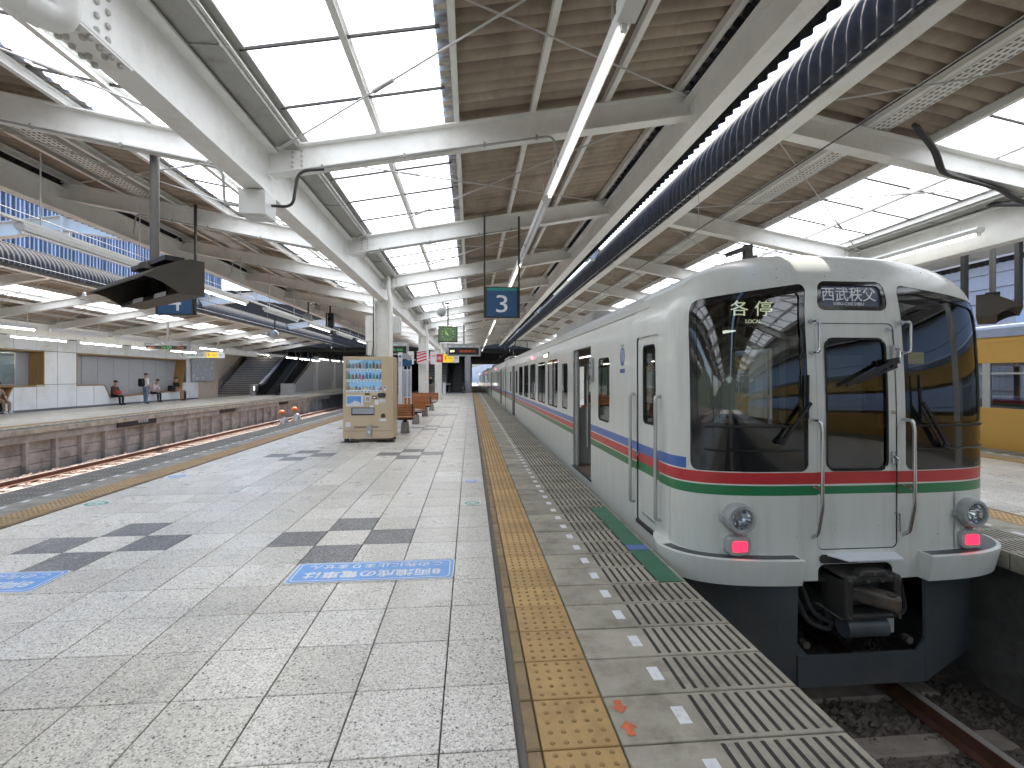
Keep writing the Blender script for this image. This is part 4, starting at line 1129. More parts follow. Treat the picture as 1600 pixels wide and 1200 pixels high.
for (a, c) in ((9.3, 17.5),):
    for sg in (-1, 1):
        MB().box(*sorted((TCX+sg*(HW-.06), TCX+sg*(HW-.5))), a, c, .3, .5).build('seat', 'seat_orange', bevel=.03, **IN)
        MB().box(*sorted((TCX+sg*(HW-.06), TCX+sg*(HW-.16))), a, c, .5, .88).build('seat', 'seat_orange', bevel=.02, **IN)
MB().box(TCX-.06, TCX+.06, 5.6, 22, 2.055, 2.068).build('ceiling_lamp', 'lamp_tube', **IN)
MB().box(TCX-HW+.06, TCX-HW+.6, 6.66, 6.70, .05, 1.1).build('seat_end_panel', 'interior_grey', **IN)
MB().box(TCX-HW+.1, TCX-HW+.62, 8.06, 8.10, .05, 1.0).build('seat_end_panel', 'interior_grey', **IN)
MB().box(TCX-HW+.1, TCX+HW-.1, 23.28, 23.35, .0, 2.1).build('end_wall', 'interior_grey', **IN)
# emblem and lettering on the side
ex = nx-.003
def emb(pts, name, mat):
    b = MB(); b.add([(ex, p[0], p[1]) for p in pts], [tuple(range(len(pts)))]); return b
def ering(cy, cz, ry, rz, ry2, rz2, n=28):
    b = MB(); v = [(ex, cy+ry*math.cos(2*math.pi*i/n), cz+rz*math.sin(2*math.pi*i/n)) for i in range(n)]+[(ex, cy+ry2*math.cos(2*math.pi*i/n), cz+rz2*math.sin(2*math.pi*i/n)) for i in range(n)]
    return b.add(v, [(i, (i+1) % n, n+(i+1) % n, n+i) for i in range(n)])
lg = ering(5.36, 1.735, .085, .105, .06, .078); v = ering(5.36, 1.725, .03, .07, .012, .05); lg.add(v.v, v.f)
lg = lg.build('emblem', 'stripe_blue', train, fix=False)
emb([(5.36, 1.85), (5.385, 1.868), (5.42, 1.885), (5.405, 1.862), (5.375, 1.845)], 'leaf', 'stripe_green').build('leaf', 'stripe_green', lg, fix=False)
emb([(5.36, 1.85), (5.335, 1.868), (5.30, 1.885), (5.315, 1.862), (5.345, 1.845)], 'leaf', 'stripe_green').build('leaf', 'stripe_green', lg, fix=False)
text('lettering', '西武鉄道', .05, face_nx(ex, 5.36, 1.575), 'stripe_blue', lg, fit=(.17, .05))
M('side_lamp_red', (.6, .05, .06), .4, emit=((1, .12, .16), 2.))
def side_fit(y, parent):
    MB().lathe((TCX-HW*wz(2.02)-.01, y, 2.05), [(.035, .02), (.045, 0), (.035, -.03), (.01, -.045)], 'x', 12).build('door_lamp', 'side_lamp_red', parent)
side_fit(13.4, train)
MB().box(TCX-HW*wz(1.97)-.006, TCX-HW*wz(1.97)+.05, 10.6, 11.3, 1.93, 2.06).build('side_sign', 'led_off', train)
text('lettering', '各停 西武秩父', .1, face_nx(TCX-HW*wz(1.97)-.008, 10.95, 1.995), 'text_cream', train, fit=(.6, .09))
# ---- following cars
for c in range(4):
    y0 = 23.85+c*20; y1 = y0+19.65
    bb = MB(); zs = zrows(-.13, 2.02, .5)
    for sg in (-1, 1):
        bb2 = patch([y0, y1], zs, lambda u, v: (TCX+sg*HW*wz(v), u, v), lambda u, v: -1, lambda u, v: band(v)); k = len(bb.v)
        bb.v += bb2.v; bb.f += [[k+q for q in f] for f in bb2.f]; bb.m += bb2.m
    bb.box(TCX-1.36, TCX+1.36, y0, y0+.05, -.13, 2.02); bb.box(TCX-1.36, TCX+1.36, y1-.05, y1, -.13, 2.02)
    bb.build('car_body', TM4, train)
    roof(y0, y1, train)
    MB().box(TCX-.75, TCX+.75, y0+6, y0+10, 2.45, 2.83).build('air_conditioner', 'steel_grey', train, bevel=.09)
    MB().box(TCX-1.1, TCX+1.1, y0+.3, y1-.3, -.8, -.13).build('underframe', 'dark_metal', train)
    MB().box(TCX-.6, TCX+.6, y0-.4, y0+.02, -.1, 1.9).build('gangway', 'rubber', train)
    for q in (3.4, 15.6):
        MB().box(TCX-HW-.004, TCX-HW+.02, y0+q-.6, y0+q+.6, .06, 1.95).build('doorway', 'interior_dark', train)
    for q, w_ in ((1.6, .5), (5.0, .55), (6.4, 1.2), (7.95, 1.2), (9.5, 1.2), (11.05, 1.2), (12.6, 1.2), (14.1, .55), (17.9, .5)):
        wn = MB().box(TCX-HW-.004, TCX-HW+.02, y0+q-w_/2, y0+q+w_/2, .91, 1.86).build('window', 'rubber', train)
        MB().box(TCX-HW-.007, TCX-HW-.0045, y0+q-w_/2+.03, y0+q+w_/2-.03, .94, 1.83).build('pane', 'gloss_black', wn)
    side_fit(y0+9, train)
# pantograph far along the roof
b = MB(); yb = 30.
for s in (-1, 1):
    b.tube([(TCX+s*.5, yb-.8, 2.75), (TCX+s*.45, yb+.4, 3.25), (TCX+s*.35, yb-.3, 3.72)], .025, 6)
b.tube([(TCX-.85, yb-.3, 3.70), (TCX-.6, yb-.3, 3.76), (TCX+.6, yb-.3, 3.76), (TCX+.85, yb-.3, 3.70)], .03, 6); b.box(TCX-.6, TCX+.6, yb-1, yb+1, 2.6, 2.75)
b.build('pantograph', 'dark_metal', train)
# ================================================================== opposite platform: panelled waiting wall
wall = thing('waiting_wall', 'white panelled waiting wall with ochre lined recesses on the opposite platform', 'wall', (WX, 28, 0))
g_ = .012
def pan(poly, name='panel', mat='panel_white', d=.03, parent=wall, x=WX):
    """a flat panel facing the tracks; polygon in (y, z)"""
    o = MB().prism(poly, 'x', x-d, x).build(name, mat, parent); return o
MB().box(WX-.75, WX-.62, 12, 36.2, 0, 3.34).build('back_wall', 'recess_grey', wall)
MB().box(WX-1.6, WX-.76, -5, 38.9, 0, 5.2).build('rear_building', 'concrete_dark', wall)
b = MB(); b.box(WX-.62, WX-.032, 12, 36.2, 2.70, 3.30); b.box(WX-.62, WX-.032, 23.75, 25.5, .05, 2.70); b.box(WX-.62, WX-.032, 34.75, 36.2, .05, 2.7)
b.prism([(22.2, .02), (25.5, .02), (25.5, 1.12), (22.26, 1.12)], 'x', WX-.62, WX-.033); b.prism([(25.5, .02), (36.2, .02), (34.2, .60), (27.8, .42), (27.36, 1.10), (25.5, 1.10)], 'x', WX-.62, WX-.034)
b.build('wall_core', 'panel_line', wall)
ys = [12.0, 13.6, 15.2, 16.8, 18.4, 20.0, 21.1, 22.22, 23.33, 24.42, 25.53, 26.63, 27.72, 28.9, 30.1, 31.3, 32.5, 33.6, 34.75, 36.2]
for a, c in zip(ys, ys[1:]):
    pan([(a+g_, 2.72), (c-g_, 2.72), (c-g_, 3.28), (a+g_, 3.28)])
for a, c in ((23.72, 24.42), (24.42, 25.53)): pan([(a+g_, 1.20), (c-g_, 1.20), (c-g_, 2.69), (a+g_, 2.69)])
pan([(34.78, 1.2), (36.2, 1.2), (36.2, 2.69), (34.78, 2.69)])
for a, c in ((22.23, 23.33), (23.33, 24.42), (24.42, 25.53), (25.53, 26.63)): pan([(a+g_, .10), (c-g_, .10), (c-g_, 1.08 if c < 23.5 or c > 25.6 else 1.175), (a+g_, 1.08 if c < 23.5 or c > 25.6 else 1.175)])
pan([(21.75, .1), (22.21, .1), (22.21, 1.05)])
pan([(26.64, .1), (27.72, .1), (27.72, .42), (27.34, 1.08), (26.64, 1.08)])
for a, c in zip(ys[12:18], ys[13:19]):
    za = .40+.2*(a-27.75)/6.4; zc_ = .40+.2*(c-27.75)/6.4; pan([(a+g_, .1), (c-g_, .1), (c-g_, zc_), (a+g_, za)])
pan([(34.2, .1), (36.2, .1), (36.2, 1.175), (34.42, 1.175)])
for a, c in zip(ys[:6], ys[1:7]): pan([(a+g_, .10), (c-g_, .10), (c-g_, .42), (a+g_, .42)])
pan([(12, .005), (36.2, .005), (36.2, .09), (12, .09)], 'skirting', 'panel_line', .02, x=WX-.03)
# ochre reveals of the recesses
def reveal(p, q, th=.045):
    (y0, z0), (y1, z1) = p, q; d = Vector((y1-y0, z1-z0)).normalized(); n = Vector((-d.y, d.x))*th
    MB().prism([(y0, z0), (y1, z1), (y1+n.x, z1+n.y), (y0+n.x, z0+n.y)], 'x', WX-.61, WX+.012).build('recess_lining', 'wood_ochre', wall)
reveal((25.53, 1.10), (27.36, 1.10)); reveal((27.36, 1.10), (27.77, .42)); reveal((27.77, .42), (34.22, .62)); reveal((34.2, .60), (34.72, 2.70)); reveal((34.72, 2.70), (25.53, 2.70)); reveal((25.53, 2.70), (25.53, 1.10))
reveal((12, 1.10), (23.72, 1.10)); reveal((23.72, 1.10), (23.72, 2.70)); reveal((23.72, 2.70), (12, 2.70)); reveal((20, .42), (21.75, .42), .04); reveal((21.76, .42), (22.24, 1.10), .04)
for a, c in zip(ys[11:18], ys[12:19]):
    for z0, z1 in ((.66, 1.85), (1.88, 2.64)): MB().box(WX-.62, WX-.60, max(a, 25.6)+.01, c-.01, z0, z1).build('panel', 'recess_grey', wall)
po = MB().box(WX-.60, WX-.57, 18.2, 22.98, 1.18, 2.60).build('display_case', 'alu', wall)
MB().box(WX-.572, WX-.562, 18.3, 22.86, 1.26, 2.52).build('poster', 'poster', po)
MB().box(WX-.55, WX-.548, 18.25, 22.92, 1.22, 2.56).build('pane', 'glass_clear', po)
# dotted screen and the tan end wall
pan([(36.2, .0), (38.9, .0), (38.9, 3.1), (36.2, 3.1)], 'end_wall', 'wall_tan', .4)
ds_ = pan([(35.2, 1.25), (38.2, 1.25), (38.2, 3.0), (35.2, 3.0)], 'dotted_screen', 'recess_grey', .03, x=WX+.12)
b = MB(); rd = random.Random(4)
for i in range(34):
    y, z = rd.uniform(35.3, 38.1), rd.uniform(1.3, 2.95); q = rd.uniform(.025, .05); b.box(WX+.121, WX+.124, y-q, y+q, z-q*1.3, z+q*1.3)
stuff(b.build('dot', 'sticker_white', ds_))

# ================================================================== stairs, escalators, overhead concourse
con = thing('overhead_concourse', 'dark concourse building spanning tracks and platforms at the far end', 'building', (-4, 47, 4.3))
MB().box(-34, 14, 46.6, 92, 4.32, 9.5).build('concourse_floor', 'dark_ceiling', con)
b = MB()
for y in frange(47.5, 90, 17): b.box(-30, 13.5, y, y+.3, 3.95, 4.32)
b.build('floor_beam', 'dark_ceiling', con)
for x, y, w_ in ((-.25, 48.2, .55), (-4.5, 48.2, .5), (-.3, 62, .5), (-4.4, 62, .5), (.0, 76, .5)): MB().box(x-w_/2, x+w_/2, y, y+.6, 0, 4.32).build('column', 'wall_grey', con)
MB().box(-5.3, -5.1, 60, 90, 0, 4.3).build('side_wall', 'wall_grey', con)
MB().box(-18.5, -18.3, 51, 90, 0, 4.3).build('side_wall', 'wall_lilac', con)
MB().box(-23.5, -23.2, 38.9, 90, 0, 4.3).build('side_wall', 'wall_tan', con)
for y in (51, 58.5, 66, 74): MB().box(-18.3, -17.9, y, y+.6, 0, 4.3).build('column', 'panel_white', con)
MB().box(-24, -11, 90, 90.3, -1.3, 4.3).build('end_wall', 'dark_ceiling', con); MB().box(-10.9, -5.2, 90, 90.3, -1.3, 4.3).build('end_wall', 'dark_ceiling', con)
MB().box(-5.0, -.6, 66, 66.3, 0, 4.3).build('end_wall', 'dark_ceiling', con)
def stairs(x0, x1, y0, n, label, rise=.165, run=.30):
    t = thing('staircase', label, 'stairs', ((x0+x1)/2, y0, 0))
    me = MB().box(x0, x1, 0, run, -.05, rise).mesh('tread', 'stair', Vector(((x0+x1)/2, 0, 0)))
    for i in range(n):
        o = link('tread', me, t, ((x0+x1)/2, y0+i*run, i*rise))
        MB().box(x0, x1, y0+i*run-.004, y0+i*run+.03, (i+1)*rise-.055, (i+1)*rise+.003).build('nosing', 'dark_metal', t)
    MB().prism([(y0, -.02), (y0+n*run, -.02), (y0+n*run, n*rise-.2)], 'x', x0+.02, x1-.02).build('soffit', 'concrete_dark', t)
    for x in (x0-.06, x1+.06):
        r_ = MB()
        for h in (.85, .65): r_.tube(bend([(x, y0-.5, h), (x, y0, h), (x, y0+n*run, n*rise+h), (x, y0+n*run+.4, n*rise+h)], .1), .022, 8)
        for i in range(0, n, 5): r_.tube([(x, y0+i*run, i*rise), (x, y0+i*run, i*rise+.85)], .016, 6)
        r_.build('handrail', 'dark_metal', t)
    return t
def escalator(x0, x1, y0, n, label, rise=.2, run=.38):
    t = thing('escalator', label, 'escalator', ((x0+x1)/2, y0, 0))
    me = MB().box(x0+.22, x1-.22, 0, run+.02, -.1, rise).mesh('step', 'esc_step', Vector(((x0+x1)/2, 0, 0)))
    for i in range(n):
        s_ = link('step', me, t, ((x0+x1)/2, y0+1.2+i*run, i*rise-.15))
        MB().box(x0+.24, x1-.24, y0+1.2+i*run-.006, y0+1.2+i*run+.02, (i+1)*rise-.195, (i+1)*rise-.148).build('step_edge', 'esc_edge', s_)
    top = n*rise
    for x in (x0, x1-.2):
        bal = MB().prism([(y0, .0), (y0+1.2, 0), (y0+1.2+n*run, top-.6), (y0+1.2+n*run, top+.85), (y0+1.2, .85), (y0+.25, .85), (y0+.05, .7), (y0, .4)], 'x', x, x+.2).build('balustrade', 'gloss_black', t)
        MB().tube(bend([(x+.1, y0+.12, .2), (x+.1, y0-.06, .55), (x+.1, y0+.2, .92), (x+.1, y0+1.2, .92), (x+.1, y0+1.2+n*run, top+.92)], .2), .05, 8).build('handrail', 'rubber', bal)
    MB().prism([(y0+.3, -.02), (y0+1.2, -.02), (y0+1.2+n*run, top-.7), (y0+1.2+n*run, top-1.1), (y0+2.0, -.02)], 'x', x0+.02, x1-.02).build('truss', 'dark_metal', t)
    MB().box(x0+.2, x1-.2, y0-.6, y0+1.15, .0, .012).build('comb_plate', 'alu', t)
    return t
stairs(-4.3, -2.35, 47.2, 26, 'dark staircase left of the escalator under the concourse on the middle platform')
escalator(-2.1, -.62, 47.2, 22, 'dark escalator rising under the concourse on the middle platform')
t = thing('barrier_post', 'pale barrier post in front of the middle platform escalator', 'post', (-2.35, 44.5, 0))
MB().box(-2.5, -2.24, 44.4, 44.62, 0, 1.05).build('post', 'panel_white', t, bevel=.02); MB().tube([(-2.3, 44.5, .9), (-1.9, 45.5, .9), (-1.9, 46.6, .9)], .05, 8).build('rail', 'alu', t)
stairs(-22.0, -18.5, 44.2, 26, 'wide grey staircase with handrails on the opposite platform')
escalator(-17.9, -16.2, 42.6, 22, 'black escalator beside the wide staircase on the opposite platform')
es = bpy.data.objects.get('escalator.001')
MB().prism([(42.2, 0), (44.1, 0), (52.4, 3.9), (52.4, 4.9), (43.9, .95), (42.2, .95)], 'x', -18.3, -18.02).build('stair_divider', 'wall_grey', es)
MB().box(-18.02, -17.95, 42.3, 42.32, .45, .75).build('lit_panel', 'lamp_tube', es)
MB().box(-16.1, -15.0, 42.9, 43.0, 0, 1.0).build('guard_panel', 'wall_grey', es)
b = MB(); b.box(-22, -18.6, 50.4, 50.6, 2.7, 3.4); tag(b.build('hanging_sign', 'sign_yellow'), 'wide dim yellow sign above the opposite platform stairs', 'sign')

# ================================================================== far surroundings
lb = thing('louvred_building', 'tall building clad in vertical blue louvres behind the opposite platform', 'building', (-24, 34, -1.4))
MB().box(-36, -23.3, 14, 47.5, -1.4, 15).build('wall', 'louver_pale', lb)
lm = MB().box(0, .22, -.045, .045, 4.5, 15).mesh('louvre_slat', 'louver_blue')
y = 16.
while y < 47.4: link('louvre_slat', lm, lb, (-23.28+random.uniform(-.04, .04), y, 0)); y += .27
for z in (7.2, 10.2): MB().box(-23.29, -23.2, 14, 47.5, z, z+.12).build('rail', 'louver_pale', lb)
rbld = thing('sided_building', 'grey building with horizontal siding beyond the yellow train', 'building', (24, 16, -1.4))
MB().box(22.1, 34, -70, 40, -1.4, 6.6).build('wall', 'siding_grey', rbld)
for k in range(12): MB().prism([(22.02+.0, -.9+k*.62), (22.1, -.9+k*.62), (22.1, -.9+k*.62+.60), (22.07, -.9+k*.62+.60)], 'y', 17.95, 40).build('siding_board', 'siding_grey', rbld)
for k in range(4): MB().box(22.0, 22.1, -70, 17.9, -1+k*1.9, .85+k*1.9).build('siding_board', 'siding_blue', rbld)
MB().prism([(21.5, 6.6), (35, 6.6), (28, 9.4)], 'y', -70.5, 40.5).build('roof', 'siding_grey', rbld)
def leafy(name, label, c, rx, rz, n, th, seed):
    t = thing(name, label, 'tree', (c[0], c[1], -1.4)); rd = random.Random(seed)
    tb = MB().tube([(c[0], c[1], -1.4), (c[0]+.1, c[1], c[2]*.5), (c[0], c[1]+.1, c[2])], [.25, .18, .06], 8)
    for k in range(6):
        a = rd.uniform(0, 6.28); tb.tube([(c[0]+.05, c[1], c[2]*.6), (c[0]+rx*.6*math.cos(a), c[1]+rx*.6*math.sin(a), c[2]+rd.uniform(-.3, .5)*rz)], [.1, .03], 6)
    tb.build('trunk', 'rail_rust', t)
    b = MB()
    cl = [(rd.uniform(-.6, .6)*rx, rd.uniform(-.6, .6)*rx, rd.uniform(-.5, .6)*rz, rd.uniform(.3, .5)) for _ in range(12)]
    for i in range(n):
        q = rd.choice(cl); v = Vector((rd.gauss(0, 1), rd.gauss(0, 1), rd.gauss(0, 1))).normalized()*rd.uniform(.5, 1)*q[3]
        p = Vector((c[0]+q[0]+v.x*rx, c[1]+q[1]+v.y*rx, c[2]+q[2]+v.z*rz)); a = Vector((rd.gauss(0, 1), rd.gauss(0, 1), rd.gauss(0, 1))).normalized()*th; e = a.cross(Vector((rd.gauss(0, 1), rd.gauss(0, 1), rd.gauss(0, 1)))).normalized()*th*.6
        b.add([p-a, p+e, p+a, p-e], [(0, 1, 2, 3)])
    b.build('crown', 'leaf', t, fix=False)
leafy('hillside_tree', 'green tree on the hillside above the sided building roof', (42, 27, 12.5), 6, 3.2, 3500, .3, 3)
def hills(y0, amp, n, seed, flip):
    rd = random.Random(seed); b = MB(); ph = [rd.uniform(0, 6.28) for _ in range(6)]
    f = lambda a: amp*(1+.35*math.sin(3*a+ph[0])+.25*math.sin(7*a+ph[1])+.12*math.sin(17*a+ph[2])+.05*math.sin(41*a+ph[3]))
    b.sheet(frange(0, 2*math.pi, n), [0, .3, .6, .85, 1.], lambda a, q: ((y0+160*q)*math.cos(a), (y0+160*q)*math.sin(a), -3+f(a)*(q**.8)*(1+.1*math.sin(23*a+9*q))))
    return b.build('hills', 'hill_green', smooth=True, fix=False)
struct(hills(190, 46, 260, 5, 1))
tag(MB().prism([(-36, -1.4), (-24, -1.4), (-24, 7), (-30, 9), (-36, 7)], 'y', 100, 130).build('station_building', 'siding_blue'), 'pale building beyond the tracks at the far left', 'building')
tag(MB().prism([(-1.0, -1.4), (16, -1.4), (16, 4.2), (6, 6), (-1, 4.2)], 'y', 150, 170).build('distant_building', 'panel_white'), 'pale distant building at the end of the track', 'building')

# ================================================================== yellow train on the far side of the right platform
yt = thing('yellow_train', 'yellow train with grey window frames beyond the right platform', 'train', (12.5, 10, -1.12))
YX = 11.1
MB().box(YX, YX+.06, -60, 34, -.12, .855).build('side_panel', 'train_yellow', yt); MB().box(YX, YX+.06, -60, 34, 1.81, 2.36).build('side_panel', 'train_yellow', yt)
MB().box(YX-.012, YX, -60, 34, 2.25, 2.28).build('rain_gutter', 'train_yellow', yt)
MB().prism([(YX-.03, 2.36), (YX+.25, 2.56), (YX+1.4, 2.75), (YX+2.55, 2.56), (YX+2.83, 2.36)], 'y', -60, 34).build('car_roof', 'roof_blue', yt)
MB().box(YX+2.74, YX+2.8, -60, 34, -.12, .9).build('side_panel', 'train_yellow', yt); MB().box(YX+2.74, YX+2.8, -60, 34, 1.8, 2.36).build('side_panel', 'train_yellow', yt)
MB().box(YX+.06, YX+2.7, -60, 34, -.05, .02).build('saloon_floor', 'interior_floor', yt); MB().box(YX+.06, YX+2.7, -60, 34, 2.2, 2.25).build('saloon_ceiling', 'interior_beige', yt)
MB().box(YX+.3, YX+2.5, -59, 33, -.8, -.12).build('underframe', 'dark_metal', yt)
for k in range(16):
    y = 1.5+k*1.62
    for xx in (YX, YX+2.74):
        w_ = MB().box(xx+.002, xx+.055, y-.08, y+.08, .855, 1.81).build('window_frame', 'alu', yt)
    wn = MB().box(YX+.012, YX+.04, y+.08, y+1.54, 1.57, 1.61).build('window_bar', 'alu', yt)
    MB().box(YX+.025, YX+.03, y+.08, y+1.54, .86, 1.81).build('pane', 'glass_yellow_train', wn)
    for q in (.4, .8, 1.2): MB().tube([(YX+.5+.08*math.cos(a*math.pi/5), y+q, 1.66+.08*math.sin(a*math.pi/5)) for a in range(11)], .012, 6, cap=False).build('hanging_ring', 'interior_beige', wn)
MB().box(YX+2.2, YX+2.7, 1, 30, .3, .95).build('seat', 'bag_red', yt)

# ================================================================== things standing on the island platform
def vending():
    x0, x1, y0, y1 = -2.93, -1.80, 11.52, 12.22
    t = thing('vending_machine', 'tan drinks vending machine standing in front of the white column', 'vending machine', ((x0+x1)/2, (y0+y1)/2, 0))
    b = MB(); z0, z1 = .09, 1.99
    ox0, ox1, oz0, oz1 = x0+.06, x0+.87, 1.155, 1.915
    b.box(x0, ox0, y0, y1, z0, z1); b.box(ox1, x1-.10, y0, y1, z0, z1); b.box(ox0, ox1, y0, y1, oz1, z1); b.box(ox0, ox1, y0, y1, z0, oz0); b.box(ox0, ox1, y0+.32, y1, oz0, oz1)
    b.prism([(x1-.10, y0), (x1, y0+.03), (x1, y1), (x1-.10, y1)], 'z', z0, z1)
    b.build('cabinet', 'vend_tan', t)
    MB().box(ox0+.002, ox1-.002, y0+.30, y0+.318, oz0, oz1).build('display_back', 'vend_back', t)
    rd = random.Random(9)
    for k in range(3):
        z = oz0+.02+k*.25
        sh = MB().box(ox0+.004, ox1-.004, y0+.06, y0+.30, z, z+.012).build('shelf', 'shelf_white', t)
        MB().box(ox0+.004, ox1-.004, y0+.045, y0+.06, z-.022, z+.03).build('button_strip', 'shelf_white', sh)
        b = MB()
        for q in range(10): b.box(ox0+.035+q*.077, ox0+.075+q*.077, y0+.041, y0+.045, z-.012, z+.012)
        stuff(b.build('button', 'sticker_blue', sh))
        for q in range(10):
            c = rd.randrange(8); h = rd.choice((.15, .17, .19)) if k else rd.choice((.10, .12))
            cx = ox0+.045+q*.08
            MB().lathe((cx, y0+.15, z+.012), [(.029, 0), (.031, .01), (.031, h*.6), (.026, h*.72), (.012, h*.85), (.012, h)], 'z', 10).build('drink', 'drink%d' % c, t, smooth=40)
            MB().box(cx-.03, cx+.03, y0+.065, y0+.07, z+.014, z+.045).build('price_card', rd.choice(('sticker_white', 'drink%d' % c)), sh)
    MB().box(ox0+.002, ox1-.002, y0+.01, y0+.014, oz0, oz1).build('display_glass', 'glass_clear', t)
    P = lambda n, m, xa, xb, za, zb, d=.012, bev=0: MB().box(x0+xa, x0+xb, y0-d, y0+.002, za, zb).build(n, m, t, bevel=bev)
    p_ = P('advert_panel', 'sticker_white', .075, .46, .83, 1.10, .008); MB().box(x0+.09, x0+.41, y0-.011, y0-.007, .90, 1.07).build('advert_print', 'sticker_blue', p_)
    b = MB(); b.add([(x0+.11, y0-.0125, .86), (x0+.40, y0-.0125, .86), (x0+.38, y0-.0125, .93), (x0+.27, y0-.0125, .97), (x0+.18, y0-.0125, .91)], [(0, 1, 2, 3, 4)]); b.build('advert_print', 'marker_white', p_, fix=False)
    P('coin_panel', 'sign_white', .50, .62, .94, 1.07); P('coin_reader', 'steel_grey', .52, .60, .96, 1.05, .016); P('bill_slot', 'black', .665, .76, 1.0, 1.08); P('bill_mouth', 'sign_white', .685, .74, 1.02, 1.06, .016)
    MB().prism(rrect(x0+.88, 1.09, .19, .11, .05), 'y', y0-.03, y0).build('coin_tray', 'dark_metal', t)
    MB().prism(rrect(x0+.95, 1.25, .06, .12, .028), 'y', y0-.01, y0).build('card_reader', 'sign_white', t); MB().lathe((x0+.95, y0-.011, 1.275), [(.02, 0), (.02, -.004)], 'y', 10).build('reader_mark', 'text_black', t)
    P('notice', 'marker_white', .72, .81, .87, .98, .006); P('notice', 'marker_white', .83, .96, .92, 1.01, .006); P('notice', 'sticker_white', .61, .69, .78, .86, .006)
    P('sold_card', 'cloth_brown', .50, .60, 1.10, 1.14, .008)
    fl = P('flap_frame', 'dark_metal', .19, .71, .63, .805, .014, .004); MB().box(x0+.215, x0+.70, y0-.02, y0-.013, .66, .79).build('delivery_flap', 'recess_grey', fl)
    MB().prism([(x0+.86, .57), (x0+.96, .57), (x0+.96, .63), (x0+.935, .665), (x0+.885, .665), (x0+.86, .63)], 'y', y0-.01, y0+.002).build('change_cup', 'cloth_brown', t)
    P('price_label', 'marker_white', .83, .98, .49, .545, .006); P('notice', 'marker_white', .06, .17, .36, .47, .006); P('lock_cover', 'dark_metal', .25, .80, .345, .365, .006)
    b = MB(); b.prism([(x0+.53, .16), (x0+.66, .16), (x0+.66, .36), (x0+.63, .40), (x0+.56, .40), (x0+.53, .36)], 'y', y0-.05, y0+.01); bx = b.build('lock_box', 'lamp_grey', t, bevel=.01)
    MB().box(x0+.57, x0+.615, y0-.054, y0-.05, .22, .265).build('notice', 'marker_white', bx)
    MB().box(x0+.005, x1-.03, y0-.004, y1, .255, .275).build('seam', 'vend_side', t)
    for xa in (x0+.02, x1-.12):
        MB().box(xa, xa+.09, y0+.03, y0+.12, 0.005, .09).build('foot', 'dark_metal', t); MB().box(xa, xa+.09, y1-.12, y1-.03, .005, .09).build('foot', 'dark_metal', t)
    for xa in (x0-.06, x0+.75): MB().box(xa, xa+.42, y0-.06, y0+.2, .001, .006).build('floor_plate', 'dark_metal', t)
vending()

def bench(yc, facing, label):
    """facing +1: sitters look away from the camera (+y); -1: towards it"""
    x0, x1 = -3.02, -1.48; f = facing
    t = thing('platform_bench', label, 'bench', (-2.25, yc, 0), 'slatted benches on the middle platform')
    for i in range(5):
        z = .50+i*.066; off = -f*(.25+.018*i)
        o = MB().box(x0, x1, yc+off-.014, yc+off+.014, z-.031, z+.031).build('back_slat', 'wood_bench', t, bevel=.005)
    for i in range(5):
        y = yc+f*(-.19+i*.085); MB().box(x0, x1, y-.036, y+.036, .415+.004*i, .445+.004*i).build('seat_slat', 'wood_bench', t, bevel=.006)
    for x in (x0+.06, (x0+x1)/2, x1-.06):
        b = MB(); yb = yc-f*.29
        b.bar((x, yb+f*.03, .46), (x, yb-f*.05, .80), .035, .02, up=(0, 1, 0)); b.bar((x, yc-f*.26, .40), (x, yc+f*.2, .40), .035, .03)
        b.build('end_frame', 'dark_metal', t)
    MB().box(x0+.1, x1-.1, yc-.05, yc+.03, .35, .40).build('seat_rail', 'dark_metal', t)
    for x in (-1.77, -2.73):
        b = MB()
        for z0, z1, w0, w1 in ((0, .30, .115, .085),):
            b.add([(x+sx*w, yc+sy*w, z) for z, w in ((z0, w0), (z1, w1)) for sx, sy in ((-1, -1), (1, -1), (1, 1), (-1, 1))], [(3, 2, 1, 0), (4, 5, 6, 7), (0, 1, 5, 4), (1, 2, 6, 5), (2, 3, 7, 6), (3, 0, 4, 7)])
        b.build('pedestal', 'concrete_wall', t, bevel=.012); MB().box(x-.05, x+.05, yc-.05, yc+.05, .30, .36).build('pedestal_head', 'dark_metal', t)
bench(13.45, 1, 'orange slatted bench just behind the vending machine, back to the camera')
bench(16.05, -1, 'orange slatted bench second from the vending machine, facing the camera')
bench(19.2, 1, 'orange slatted bench third from the vending machine, back to the camera')
bench(22.5, -1, 'orange slatted bench farthest from the vending machine, facing the camera')

